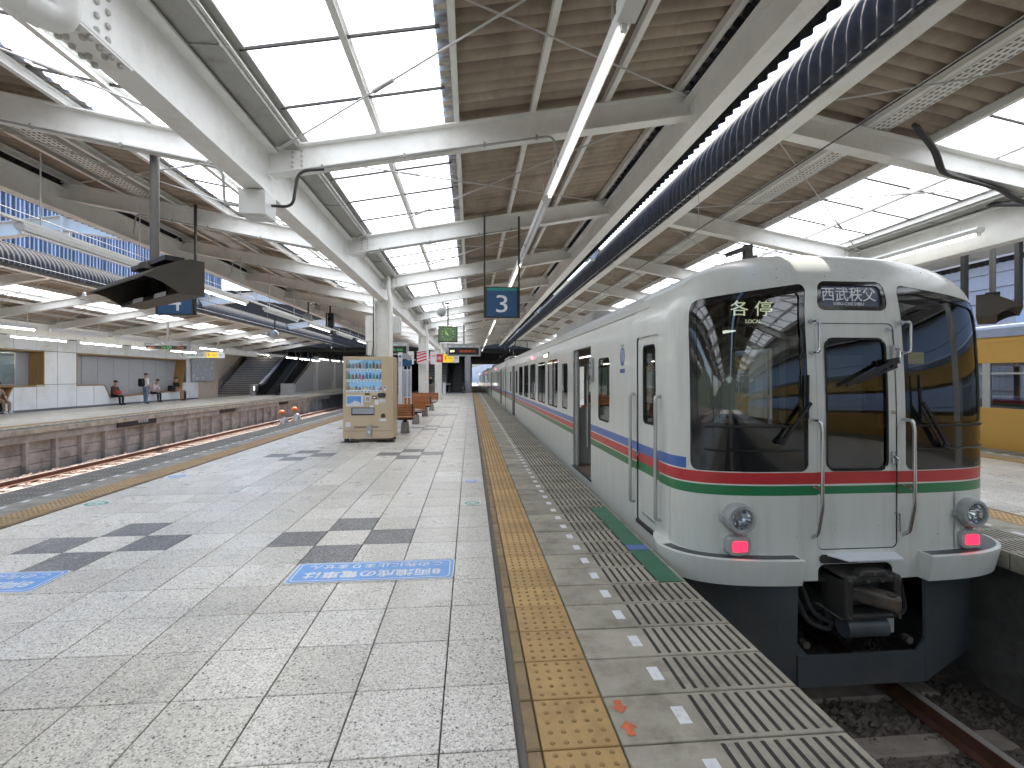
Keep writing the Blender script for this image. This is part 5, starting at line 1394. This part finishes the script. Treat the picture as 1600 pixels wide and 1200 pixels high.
t = thing('timetable_stand', 'white timetable stand with blue header behind the vending machine', 'notice board', (-1.96, 14.9, 0))
MB().box(-2.14, -2.02, 14.7, 14.82, 0, 2.25).build('side_pillar', 'panel_white', t, bevel=.01)
MB().prism([(-2.02, 2.06), (-1.75, 2.02), (-1.75, 2.10), (-1.85, 2.19), (-2.02, 2.24)], 'y', 14.72, 14.80).build('header', 'recess_grey', t)
MB().box(-2.02, -1.75, 14.715, 14.80, 1.84, 2.02).build('header_band', 'sign_blue', t)
MB().lathe((-2.08, 14.698, 2.13), [(.035, 0), (.035, -.004)], 'y', 14).build('round_mark', 'sign_blue', t)
text('lettering', '時刻表', .05, face_y(-2.08, 14.697, 1.9) @ Matrix.Rotation(R(90), 4, 'Z'), 'sign_blue', t)
for xa, xb in ((-2.0, -1.89), (-1.87, -1.77)):
    f_ = MB().box(xa, xb, 14.73, 14.78, .90, 1.74).build('frame', 'panel_white', t); MB().box(xa+.012, xb-.012, 14.722, 14.73, .93, 1.71).build('timetable_sheet', 'recess_grey', f_)
    b = MB()
    for k in range(12): b.box(xa+.02, xb-.02, 14.7205, 14.722, 1.66-k*.058, 1.68-k*.058)
    stuff(b.build('printed_row', 'siding_blue', f_))
for x in (-1.99, -1.88, -1.77): MB().box(x-.015, x+.015, 14.75, 14.78, 0, 1.84).build('frame_leg', 'panel_white', t)

# ================================================================== hanging signs, displays, lamps
def number_sign(xc, y, z0, z1, w_, n, label, topz, flip=False):
    t = thing('platform_number_sign', label, 'sign', (xc, y, z0))
    for s in (-1, 1): MB().box(xc+s*w_/2-.016, xc+s*w_/2+.016, y-.02, y+.02, z0, topz).build('hanger', 'dark_metal', t)
    MB().box(xc-w_/2+.016, xc+w_/2-.016, y-.04, y+.04, z0, z1).build('case', 'dark_metal', t)
    MB().box(xc-w_/2+.04, xc+w_/2-.04, y-.046, y-.038, z0+.02, z1-.02).build('face_panel', 'sign_blue', t)
    MB().box(xc-w_/2+.04, xc+w_/2-.04, y-.049, y-.0462, z1-.075, z1-.02).build('teal_band', 'sign_teal', t)
    text('number', n, .5, face_y(xc, y-.048, (z0+z1)/2-.03), 'text_white', t, fit=(.21, .32), bold=.0)
number_sign(.58, 9.02, 2.61, 3.18, .64, '3', 'blue platform sign with a white 3 hanging over the middle platform', 4.5)
number_sign(-5.15, 9.02, 2.60, 3.12, .64, '4', 'blue platform sign with a white 4 behind the dark monitor hood', 4.55)

def hood(base, ux, label, mirror=1, top=3.9):
    """monitor hood; ux = direction (x, y) along its lip; it faces left of that"""
    u = Vector((ux[0], ux[1], 0)).normalized(); f = Vector((u.y, -u.x, 0))*-1 if mirror > 0 else Vector((u.y, -u.x, 0))
    P = lambda d, a, z: Vector(base)-f*d+u*a+Vector((0, 0, z))
    t = thing('monitor_hood', label, 'monitor hood', tuple(Vector(base)+Vector((0, 0, 2.3))))
    Wd = 1.68
    prof = [(0, 2.44), (.10, 2.515), (.2, 2.585), (.3, 2.64), (.42, 2.675), (.55, 2.67)]
    low = [(.55, 2.31), (.32, 2.31), (.25, 2.36), (.16, 2.41), (.08, 2.435)]
    for a, nm_ in ((0, 'side_panel'), (Wd, 'side_panel')):
        b = MB(); pts = prof+low; n = len(pts)
        vs = [P(d_, a+q, z) for q in (-.008, .008) for d_, z in pts]
        b.add(vs, [tuple(range(n)), tuple(range(2*n-1, n-1, -1))]+[(i, (i+1) % n, n+(i+1) % n, n+i) for i in range(n)]); b.build(nm_, 'hood_brown', t)
    b = MB(); n = len(prof)
    for a in (0, Wd):
        b.v += [tuple(P(d_, a, z+.004)) for d_, z in prof]
    for a in (0, Wd): b.v += [tuple(P(d_, a, z-.012)) for d_, z in prof]
    for i in range(n-1): b.f += [[i, i+1, n+i+1, n+i], [2*n+i, 3*n+i, 3*n+i+1, 2*n+i+1]]; b.m += [0, 0]
    b.f.append([0, n, 3*n, 2*n]); b.m.append(0)
    b.build('top_sheet', 'hood_brown', t)
    b = MB(); b.add([P(.55, 0, 2.31), P(.55, Wd, 2.31), P(.55, Wd, 2.67), P(.55, 0, 2.67)], [(0, 1, 2, 3)]); b.add([P(.55, 0, 2.31), P(.55, Wd, 2.31), P(.30, Wd, 2.31), P(.30, 0, 2.31)], [(0, 1, 2, 3)]); b.build('back_panel', 'hood_brown', t)
    b = MB(); b.add([P(.30, 0.01, 2.31), P(.30, Wd-.01, 2.31), P(.31, Wd-.01, 2.36), P(.31, 0.01, 2.36)], [(0, 1, 2, 3)]); b.build('front_rail', 'black', t)
    for a in (.2, .85):
        sc = MB(); sc.add([P(.44, a, 2.37), P(.44, a+.5, 2.37), P(.44, a+.5, 2.62), P(.44, a, 2.62)], [(0, 1, 2, 3)]); sc.build('screen', 'gloss_black', t)
        l = MB(); l.add([P(.292, a+.08, 2.312), P(.292, a+.40, 2.312), P(.298, a+.40, 2.362), P(.298, a+.08, 2.362)], [(0, 1, 2, 3)]); l.build('label_plate', 'marker_white', t)
    c = P(.35, Wd*.45, 0)
    MB().tube([(c.x, c.y, 2.74), (c.x, c.y, top)], .045, 12).build('pole', 'pole_grey', t, smooth=40)
    MB().lathe((c.x, c.y, 2.66), [(.16, .03), (.14, .10), (.06, .14)], 'z', 12).build('pole_base', 'hood_brown', t)
    b = MB(); b.bar(P(.35, .2, 2.70), P(.35, 1.2, 2.70), .18, .05); b.build('mount_plate', 'black', t)
hood((-3.17, 5.0, .05), (-.76, .65), 'dark brown monitor hood with two screens hanging left of the girder', 1, ZB(1.4)-.14)
hood((8.75, 7.0, .2), (.76, .65), 'dark brown monitor hood hanging right of the white train', -1, ZBR(2.0)-.1)
for x, y, q in ((9.05, 8.2, 'leftmost, nearest the train'), (9.9, 8.0, 'middle one'), (10.35, 7.6, 'rightmost')): tag(MB().box(x-.04, x+.04, y-.04, y+.04, 2.75, ZBR(x-7.8)-.05).build('hanging_post', 'dark_metal'), 'dark hanging post under the right canopy, '+q, 'post', 'dark posts right of the train')

def lamp(x, y0, y1, z, lit, label, group, hang=.3, par=None, tm='lamp_tube'):
    t = thing('fluorescent_lamp', label, 'lamp', (x, (y0+y1)/2, z), group)
    MB().prism([(x-.07, z+.05), (x-.045, z), (x+.045, z), (x+.07, z+.05), (x+.05, z+.085), (x-.05, z+.085)], 'y', y0, y1).build('housing', 'lamp_body', t)
    MB().tube([(x, y0+.05, z-.024), (x, y1-.05, z-.024)], .018, 10).build('tube', tm if lit else 'tube_off', t, smooth=40)
    b = MB()
    for y in (y0+.03, y1-.03): b.box(x-.02, x+.02, y-.02, y+.02, z-.045, z+.002)
    b.build('lamp_holder', 'lamp_body', t)
    b = MB()
    for y in (y0+.3, y1-.3): b.tube([(x, y, z+.08), (x, y, z+.08+hang)], .008, 6)
    b.build('hanger', 'rod', t); return t
ordn = ['first', 'second', 'third', 'fourth', 'fifth', 'sixth', 'seventh', 'eighth', 'ninth', 'tenth', 'eleventh', 'twelfth', 'thirteenth']
y = 3.3
for i in range(12):
    lamp(1.07, y, y+3.25, 3.97, i % 3 != 1, '%s fluorescent lamp from the camera in the row on the train side' % ordn[i].capitalize(), 'lamps over platform 3', .3)
    y += 3.49
for x_, z_, ya, yb in ((1.07, 4.075, 3.1, 46),):
    tag(MB().box(x_-.03, x_+.03, ya, yb, z_-.018, z_+.03).build('lamp_duct', 'lamp_body'), 'white lamp duct above the yellow strip on the train side', 'duct')
tag(MB().box(1.0, 1.14, 3.02, 3.29, 3.95, 4.09).build('junction_box', 'lamp_body', bevel=.01), 'white junction box at the near end of the lamp row', 'junction box')
y = 6.5
for i in range(9):
    lamp(-5.55, y, y+2.5, 3.33, i % 2 == 1, '%s fluorescent lamp from the camera in the row on the left track side' % ordn[i].capitalize(), 'lamps over platform 4', 1.0); y += 3.6
tag(MB().box(-5.58, -5.52, 3, 40, 3.425, 3.46).build('lamp_duct', 'lamp_body'), 'white lamp duct on the left track side of the middle platform', 'duct')
y = 15.2
for i in range(11):
    lamp(-14.6, y, y+2.5, 3.12, i % 4 == 0 or y > 40, '%s fluorescent lamp from the left over the opposite platform' % ordn[i].capitalize(), 'lamps over the opposite platform', .5, tm='lamp_bright'); y += 3.1
tag(MB().box(-14.63, -14.57, 14, 49, 3.215, 3.25).build('lamp_duct', 'lamp_body'), 'white lamp duct above the opposite platform edge', 'duct')
y = 15.6
for i in range(6):
    lamp(-16.3, y, y+2.5, 2.98, True, '%s lamp from the left close to the white panelled wall' % ordn[i].capitalize(), 'lamps by the panelled wall', .5, tm='lamp_bright'); y += 3.1
for i, y in enumerate((50.5, 55, 59.5, 64, 68.5)): lamp(-15.2, y, y+3.2, 3.4, True, '%s lit lamp under the dark concourse on the left' % ordn[i].capitalize(), 'lamps under the concourse', .6, tm='lamp_bright')
for i, (x, y) in enumerate(((-20.2, 43.0), (-20.2, 48), (-3.2, 44.5), (-1.3, 44.5), (-.2, 60), (-.2, 68), (-.2, 76))): lamp(x, y, y+3., 3.75, True, '%s lit lamp from the camera under the concourse %s' % (ordn[i].capitalize(), 'added to brighten the wide staircase' if x < -10 else 'at the middle platform, near pair added to light the steps'), 'lamps under the concourse', .5, tm='lamp_bright')  # lamps by both staircases and the escalator are added to brighten dark steps
for i, (ya, yb) in enumerate(((6.6, 9.2), (9.9, 12.5), (13.4, 16))): lamp(7.55, ya, yb, 3.66, i == 0, '%s lamp beside the right canopy girder' % ordn[i].capitalize(), 'lamps along the right girder', .1)

def led(x0, x1, y, z0, z1, label, top, rows):
    t = thing('departure_display', label, 'display', ((x0+x1)/2, y, z0), 'departure displays')
    MB().box(x0, x1, y-.10, y+.10, z0, z1).build('case', 'lamp_grey', t)
    MB().box(x0+.09, x1-.09, y-.11, y-.098, z0+.07, z1-.20).build('screen', 'led_off', t)
    for txt, m, cx, w_ in rows: text('lettering', txt, .12, face_y(x0+(x1-x0)*cx, y-.112, (z0+.07+z1-.2)/2), m, t, fit=(w_, .11))
    for k in range(5):
        xx = x0+.15+(x1-x0-.3)*k/4; MB().box(xx-.1, xx+.1, y-.104, y-.098, z1-.15, z1-.12).build('caption_plate', 'sign_white', t)
    MB().tube([((x0+x1)/2, y, z1), ((x0+x1)/2, y, top)], .05, 10).build('pole', 'steel_grey', t)
led(-1.15, .50, 24, 2.55, 3.16, 'grey departure display hanging right of the columns below the clock', 4.2, [('各停', 'text_cream', .16, .22), ('西武秩父', 'led_red', .62, .8)])
led(-5.0, -3.0, 24, 2.6, 3.22, 'grey departure display half hidden by the column behind the vending machine', 4.2, [('各停 飯能', 'led_green', .72, .6)])
t = led(-16.3, -14.2, 26.0, 2.86, 3.3, 'grey departure display hanging over the opposite platform', 4.3, [('急行', 'led_red', .16, .3), ('池袋', 'led_green', .5, .5), ('10:48', 'led_red', .82, .3)])
def guide(x0, x1, y, z0, z1, label, parts, top):
    t = thing('direction_sign', label, 'sign', ((x0+x1)/2, y, z0), 'hanging direction signs')
    MB().box(x0, x1, y-.05, y+.05, z0, z1).build('case', 'sign_white', t)
    W_ = x1-x0
    for a, c, m, txt, tm in parts:
        if m: MB().box(x0+W_*a, x0+W_*c, y-.056, y-.049, z0+.01, z1-.01).build('field', m, t)
        if txt: text('lettering', txt, .2, face_y(x0+W_*(a+c)/2, y-.058, (z0+z1)/2), tm, t, fit=(W_*(c-a)*.78, None) if len(txt) > 1 else (W_*.05, (z1-z0)*.7))
    for s in (.15, .85): MB().box(x0+W_*s-.02, x0+W_*s+.02, y-.02, y+.02, z1, top).build('hanger', 'rod', t)
guide(-3.1, -.70, 30, 2.42, 2.94, 'red, yellow and white direction sign on the middle platform', [(0, .12, None, None, None), (.12, .6, 'sign_red', '出口専用', 'text_white'), (.6, .72, 'sign_yellow', '↑', 'text_black'), (.72, .86, 'sign_yellow', '改札口', 'text_black'), (.87, 1, None, 'WC', 'text_black')], 4.3)
guide(-17.6, -15.0, 31.2, 2.70, 3.05, 'yellow and white direction sign over the opposite platform', [(.02, .1, None, '↑', 'text_black'), (.11, .58, None, '西武球場前 所沢方面', 'sign_blue'), (.60, .70, 'sign_yellow', '↑', 'text_black'), (.70, .84, 'sign_yellow', '改札口', 'text_black'), (.86, .98, None, 'WC', 'text_black')], 3.9)

t = thing('station_clock', 'square green faced analogue clock hanging from a dark pole', 'clock', (-.73, 16, 2.67))
MB().box(-1.04, -.42, 15.94, 16.06, 2.66, 3.17).build('case', 'dark_metal', t); MB().box(-1.01, -.45, 15.93, 15.942, 2.69, 3.14).build('dial', 'clock_green', t)
b = MB()
for k in range(12):
    a = k*math.pi/6; r0, r1 = .165, .205; b.bar((-.73+r0*math.sin(a), 15.925, 2.915+r0*math.cos(a)), (-.73+r1*math.sin(a), 15.925, 2.915+r1*math.cos(a)), .016, .006, up=(0, 1, 0))
b.build('hour_mark', 'clock_mark', t)
for ang, l, w_ in ((-32, .2, .016), (-50, .15, .022)): MB().bar((-.71, 15.92, 2.87), (-.71+l*math.sin(R(ang)), 15.92, 2.87+l*math.cos(R(ang))), w_, .006, up=(0, 1, 0)).build('hand', 'clock_mark', t)
MB().box(-.75, -.71, 15.98, 16.02, 3.17, 3.92).build('pole', 'dark_metal', t); MB().box(-.84, -.62, 15.95, 16.05, 3.92, 3.95).build('pole_plate', 'dark_metal', t)
t = thing('round_speaker', 'oval grey speaker hanging under the canopy near the clock', 'speaker', (-1.0, 17, 3.7))
MB().lathe((-1.0, 17.0, 3.78), [(.02, .10), (.12, .09), (.16, 0), (.15, -.06), (.1, -.09)], 'y', 18).build('grille', 'lamp_grey', t, smooth=True); MB().tube([(-1.0, 17.05, 3.9), (-1.0, 17.05, 4.3)], .012, 6).build('rod', 'rod', t)
for lab, zs_ in (('striped', 0),):
    t = thing('striped_wrap', 'red and white striped warning wrap around the second column', 'warning sign', (-2.24, 23.0, 2.3), None)
    MB().box(-2.46, -2.02, 22.72, 22.76, 2.15, 2.72).build('backing', 'sign_white', t)
    for k in range(4): MB().prism([(-2.46, 2.18+k*.14), (-2.02, 2.32+k*.14), (-2.02, 2.39+k*.14 if k < 3 else 2.72), (-2.46, 2.25+k*.14)], 'y', 22.71, 22.719).build('red_stripe', 'sign_red', t)
for s, lab in ((-1, 'left'), (1, 'right')):
    t = thing('column_notice', 'small white notice board on the %s side of the striped column' % lab, 'notice', (-2.24+s*.45, 23, 2.3)); MB().box(-2.24+s*.52-.14, -2.24+s*.52+.14, 22.9, 22.94, 2.12, 2.72).build('board', 'sign_white', t)
    text('lettering', '非常', .1, face_y(-2.24+s*.52, 22.897, 2.5), 'sign_red', t); MB().box(-2.24+s*.3, -2.24+s*.5, 22.91, 22.93, 2.3, 2.34).build('bracket', 'steel_white', t)

# boxes and conduits on girder and column
t = thing('girder_speaker', 'pale box speaker with conduits below the girder joint', 'speaker', (-2.24, 5.4, 3.3))
MB().box(-2.38, -2.11, 5.22, 5.50, 3.19, 3.445).build('box', 'lamp_body', t, bevel=.008); MB().lathe((-2.245, 5.36, 3.19), [(.1, 0), (.098, -.004)], 'z', 20).build('grille', 'marker_white', t)
MB().tube(bend([(-2.11, 5.38, 3.33), (-1.90, 5.40, 3.33), (-1.86, 5.45, 3.74), (-1.6, 5.5, 3.79)], .12), .016, 8).build('conduit', 'dark_metal', t, smooth=40)
MB().tube(bend([(-2.38, 5.38, 3.33), (-2.60, 5.40, 3.33), (-2.64, 5.45, 3.74), (-2.9, 5.5, 3.80)], .12), .014, 8).build('conduit', 'steel_grey', t, smooth=40)
t = thing('column_cabinet', 'white equipment cabinets and cables on the column behind the vending machine', 'cabinet', (-2.24, 12.5, 2.5))
MB().box(-2.62, -2.44, 12.45, 12.75, 2.42, 3.05).build('cabinet', 'steel_white', t); MB().box(-2.56, -2.43, 12.42, 12.6, 2.05, 2.40).build('cabinet', 'lamp_body', t)
MB().tube(bend([(-2.41, 12.38, 3.8), (-2.41, 12.38, 2.3), (-2.46, 12.38, 1.98), (-2.52, 12.40, 2.06)], .06), .012, 8).build('cable', 'cable', t)
MB().box(-1.96, -1.78, 12.5, 12.8, 2.62, 3.05).build('cabinet', 'lamp_body', t, bevel=.006)

# ================================================================== wires and signal lamps
def wires(xc, label, zc_=3.75, zm=4.35):
    t = thing('overhead_wire', label, 'overhead wire', (xc, 10, zc_))
    MB().tube([(xc, -14, zc_), (xc, 120, zc_)], .0075, 6).build('contact_wire', 'cable', t); MB().tube([(xc, -14, zm), (xc, 120, zm)], .0075, 6).build('messenger_wire', 'rod', t)
    for k in range(14):
        y = 2.5+k*4.2
        MB().tube([(xc, y, zc_), (xc, y, zm)], .004, 5).build('dropper', 'rod', t)
        if k % 3 == 0: MB().lathe((xc, y, (zc_+zm)/2-.2), [(.03, 0), (.05, .03), (.03, .06), (.05, .09), (.03, .12)], 'z', 10).build('insulator', 'marker_white', t)
wires(3.25, 'overhead wire with droppers above the white train', 3.62, 4.22)
wires(-7.72, 'overhead wire above the track nearest platform 4'); wires(-11.15, 'overhead wire above the track by the opposite platform')
t = thing('rail_signal', 'dark two lens starting signal hanging over the left track', 'signal', (-5.95, 21, 4.4))
zb_ = 3.0; xs_, yy = -5.95, 21.2
MB().box(xs_-.16, xs_+.16, yy, yy+.2, 4.45-1.1, 5.35-1.1).build('case', 'black', t, bevel=.02)
for z in (3.55, 3.98): MB().lathe((xs_, yy, z), [(.09, 0), (.11, -.16), (.1, -.16), (.085, -.01)], 'y', 14, cap=(1, 0)).build('lens_hood', 'dark_metal', t)
MB().tube([(xs_, yy+.1, 4.25), (xs_, yy+.1, 4.75)], .04, 8).build('pole', 'dark_metal', t)
for i, (x, y, z, l) in enumerate(((-6.6, 20.5, 3.95, 4.7), (-8.3, 21.5, 3.35, 4.7))):
    t = thing('horn_speaker', ('upper' if i == 0 else 'lower')+' round green grey speaker over the left tracks', 'speaker', (x, y, z))
    MB().lathe((x, y, z), [(.16, -.14), (.17, -.1), (.14, .08), (.06, .14)], 'y', 18).build('shell', 'lamp_grey', t, smooth=True); MB().tube([(x, y, z+.14), (x, y, l)], .03, 8).build('pole', 'dark_metal', t)
# ================================================================== people
def person(name_label, base, rz, J, mats, hair='hair', scale=1., hat=None):
    """J: joints (x, y, z) with y forward = -Y local; one skinned body, faces coloured by the joint they grow from"""
    t = thing('person', name_label, 'person', base)
    order = list(J); vs = [Vector(J[k][0]) for k in order]; rad = [J[k][1] for k in order]; grp = [J[k][2] for k in order]; par = [J[k][3] for k in order]
    me = bpy.data.meshes.new('body'); ed = [(order.index(p), i) for i, p in enumerate(par) if p]
    me.from_pydata(vs, ed, [])
    o = bpy.data.objects.new('tmp', me); COL.objects.link(o)
    sk = o.modifiers.new('skin', 'SKIN'); sk.use_smooth_shade = True; ss = o.modifiers.new('sub', 'SUBSURF'); ss.levels = 2; ss.render_levels = 2
    for i, r in enumerate(rad): d_ = me.skin_vertices[0].data[i]; d_.radius = (r, r) if not isinstance(r, tuple) else r; d_.use_root = (i == 0)
    dg = bpy.context.evaluated_depsgraph_get(); m2 = bpy.data.meshes.new_from_object(o.evaluated_get(dg)); COL.objects.unlink(o); bpy.data.objects.remove(o)
    names = sorted(set(mats.values())); m2.materials.clear()
    for n in names: m2.materials.append(MATS[n])
    for p in m2.polygons:
        c = p.center; best, bd = 0, 1e9
        for i, q in enumerate(par):
            a = vs[i]; b_ = vs[order.index(q)] if q else vs[i]; ab = b_-a; tt = 0 if ab.length < 1e-6 else max(0, min(1, (c-a).dot(ab)/ab.length_squared)); d_ = (c-(a+ab*tt)).length-(rad[i] if not isinstance(rad[i], tuple) else rad[i][0])*.6
            if d_ < bd: bd, best = d_, i
        p.material_index = names.index(mats[grp[best]])
        p.use_smooth = True
    m2.name = 'body'
    X = Matrix.Rotation(rz, 4, 'Z') @ Matrix.Scale(scale, 4)
    m2.transform(X); link('body', m2, t)
    h = Vector(J['head'][0]); hb = MB(); n = 12
    # hair or cap: upper back part of an ellipsoid, plus small facial features
    for i in range(7):
        ph = math.pi/2*i/6*1.15
        for j in range(n):
            a = 2*math.pi*j/n; hb.v.append((h.x+.094*math.cos(ph)*math.cos(a), h.y+.018+.105*math.cos(ph)*math.sin(a), h.z+.035+.105*math.sin(ph)))
    for i in range(6):
        for j in range(n): hb.f.append([i*n+j, i*n+(j+1) % n, (i+1)*n+(j+1) % n, (i+1)*n+j]); hb.m.append(0)
    hm = hb.mesh('hair', hat or hair, smooth=True); hm.transform(X); link('hair', hm, t)
    if hat:
        br = MB().box(h.x-.075, h.x+.075, h.y-.17, h.y-.06, h.z+.035, h.z+.048).mesh('cap_brim', hat); br.transform(X); link('cap_brim', br, t)
    fc = MB(); fc.lathe((h.x-.035, h.y-.092, h.z+.005), [(.011, .0), (.011, -.006)], 'y', 8); fc.lathe((h.x+.035, h.y-.092, h.z+.005), [(.011, 0), (.011, -.006)], 'y', 8); fc.box(h.x-.025, h.x+.025, h.y-.096, h.y-.088, h.z-.062, h.z-.055)
    fm = fc.mesh('eyes', 'hair'); fm.transform(X); link('eyes', fm, t)
    return t, X
def figure(pelvis, chest, neck, head, sh, elb, hand, hip, knee, foot):
    """sh/elb/hand/hip/knee/foot: (left, right) points"""
    J = {'pelvis': (pelvis, (.15, .11), 'legs', None), 'waist': (tuple((a+b)/2 for a, b in zip(pelvis, chest)), (.14, .10), 'top', 'pelvis'), 'chest': (chest, (.165, .115), 'top', 'waist'), 'neck': (neck, .055, 'skin', 'chest'), 'head': (head, (.085, .1), 'skin', 'neck'),
         'crown': ((head[0], head[1]+.01, head[2]+.08), .07, 'skin', 'head')}
    for i, s in enumerate(('l', 'r')):
        J['sh'+s] = (sh[i], .07, 'top', 'chest'); J['el'+s] = (elb[i], .05, 'top', 'sh'+s); J['ha'+s] = (hand[i], .036, 'skin', 'el'+s)
        d_ = (Vector(hand[i])-Vector(elb[i])).normalized()
        for q in range(3): J['f%s%d' % (s, q)] = (tuple(Vector(hand[i])+d_*(.085+.01*(q == 1))+Vector(((q-1)*.022, 0, -.01))), .011, 'skin', 'ha'+s)
        J['th'+s] = (tuple(Vector(hand[i])+d_*.04+Vector((.04*(1 if i else -1), -.02, 0))), .012, 'skin', 'ha'+s)
        J['hp'+s] = (hip[i], .095, 'legs', 'pelvis'); J['kn'+s] = (knee[i], .07, 'shin', 'hp'+s); J['an'+s] = ((foot[i][0], foot[i][1], foot[i][2]+.09), .048, 'shin', 'kn'+s); J['to'+s] = ((foot[i][0], foot[i][1]-.15, foot[i][2]+.035), .042, 'shoe', 'an'+s)
    return J
def seated(seat=.46, lean=.0, knee_out=.55, hx=.0):
    return figure((0, 0, seat+.10), (0, -lean*.6, seat+.45), (0, -lean*.9, seat+.64), (hx, -lean*1.15-.02, seat+.78), ((-.19, -lean*.7, seat+.55), (.19, -lean*.7, seat+.55)), ((-.25, -lean*.7-.08, seat+.28), (.25, -lean*.7-.08, seat+.28)),
                  ((-.12, -.33, seat+.17), (.12, -.33, seat+.17)), ((-.09, -.05, seat+.08), (.09, -.05, seat+.08)), ((-.13, -.42, seat+.06), (.13, -.42, seat+.06)), ((-.13, -.45, 0), (.13, -.42, 0)))
def standing(h=1.72):
    k = h/1.72
    S = lambda *p: tuple(v*k for v in p)
    return figure(S(0, 0, .93), S(0, 0, 1.28), S(0, -.01, 1.47), S(0, -.03, 1.60), (S(-.19, 0, 1.39), S(.19, 0, 1.39)), (S(-.25, .02, 1.12), S(.24, -.02, 1.12)), (S(-.22, -.10, .90), S(.15, -.24, 1.05)), (S(-.1, 0, .88), S(.1, 0, .88)), (S(-.11, -.02, .48), S(.11, -.01, .48)), (S(-.12, 0.02, 0), S(.12, -.02, 0)))
FX = R(90)      # sitters on the wall bench look towards the tracks (+X)
t, X = person('seated person in a brown jacket with a red bag on the lap', (WX-.02, 27.98, 0), FX, seated(.44, .12), dict(skin='skin', top='cloth_brown', legs='cloth_black', shin='cloth_black', shoe='cloth_black'), hat='cloth_black')
tag(MB().box(WX+.17, WX+.42, 27.70, 28.0, .60, .80).build('handbag', 'bag_red', bevel=.03), 'red bag on the lap of the person in brown', 'bag')
t, X = person('person in a white jacket, jeans and dark cap standing by the recess', (-18.35, 29.25, 0), R(150), standing(1.74), dict(skin='skin', top='cloth_white', legs='denim', shin='denim', shoe='cloth_black'), hat='cloth_navy')
bp = MB().prism(rrect(0, 0, .32, .46, .12), 'y', .12, .30).mesh('backpack', 'cloth_black'); bp.transform(Matrix.Translation((-18.35, 29.25, 1.22)) @ Matrix.Rotation(R(150), 4, 'Z'))
tag(link('backpack', bp), 'black backpack on the person in the white jacket', 'bag')
person('seated person in a pale pink shirt leaning forward beside the standing person', (WX-.02, 31.2, 0), FX, seated(.5, .3), dict(skin='skin', top='cloth_pink', legs='cloth_navy', shin='cloth_navy', shoe='cloth_black'))
t, X = person('person in a black coat with bare legs at the right end of the recess', (WX+.05, 33.4, 0), FX, seated(.62, .06), dict(skin='skin', top='cloth_black', legs='cloth_black', shin='skin', shoe='cloth_black'))
tag(MB().box(WX-.1, WX+.18, 32.85, 33.15, .64, 1.0).build('shoulder_bag', 'cloth_black', bevel=.06), 'black bag beside the person in the black coat', 'bag')
person('seated person cut by the left photo edge, only tan legs and pale shoes showing', (WX-.1, 21.55, 0), FX, seated(.43, .1), dict(skin='skin', top='cloth_tan', legs='cloth_tan', shin='cloth_tan', shoe='cloth_white'))
person('person in dark clothes with a bag standing near the middle platform stairs', (-3.35, 41.5, 0), R(160), standing(1.68), dict(skin='skin', top='cloth_black', legs='cloth_tan', shin='cloth_tan', shoe='cloth_black'))
crouch = lambda: figure((0, .15, .72), (0, -.08, 1.02), (0, -.16, 1.18), (0, -.2, 1.31), ((-.19, -.1, 1.1), (.19, -.1, 1.1)), ((-.27, -.2, .85), (.27, -.2, .85)), ((-.18, -.42, .75), (.18, -.42, .75)), ((-.1, .13, .68), (.1, .13, .68)), ((-.16, -.2, .5), (.16, -.15, .5)), ((-.15, .05, 0), (.15, .1, 0)))
for i, (x, y, lab) in enumerate(((-7.85, 21.6, 'nearer crouching track worker with orange helmet and white shirt'), (-8.1, 23.85, 'farther crouching track worker with orange helmet and white shirt'))):
    t, X = person(lab, (x, y, -1.36), R(-60), crouch(), dict(skin='skin', top='cloth_white', legs='cloth_navy', shin='cloth_navy', shoe='cloth_black'))
    hm = MB().lathe((0, -.19, 1.35), [(.145, -.02), (.14, 0), (.125, .06), (.085, .11), (.02, .13)], 'z', 18).mesh('helmet', 'helmet_orange', smooth=True); hm.transform(X)
    tag(link('helmet', hm, None, (x, y, -1.36)), 'orange helmet on the %s track worker' % ('nearer' if i == 0 else 'farther'), 'helmet')
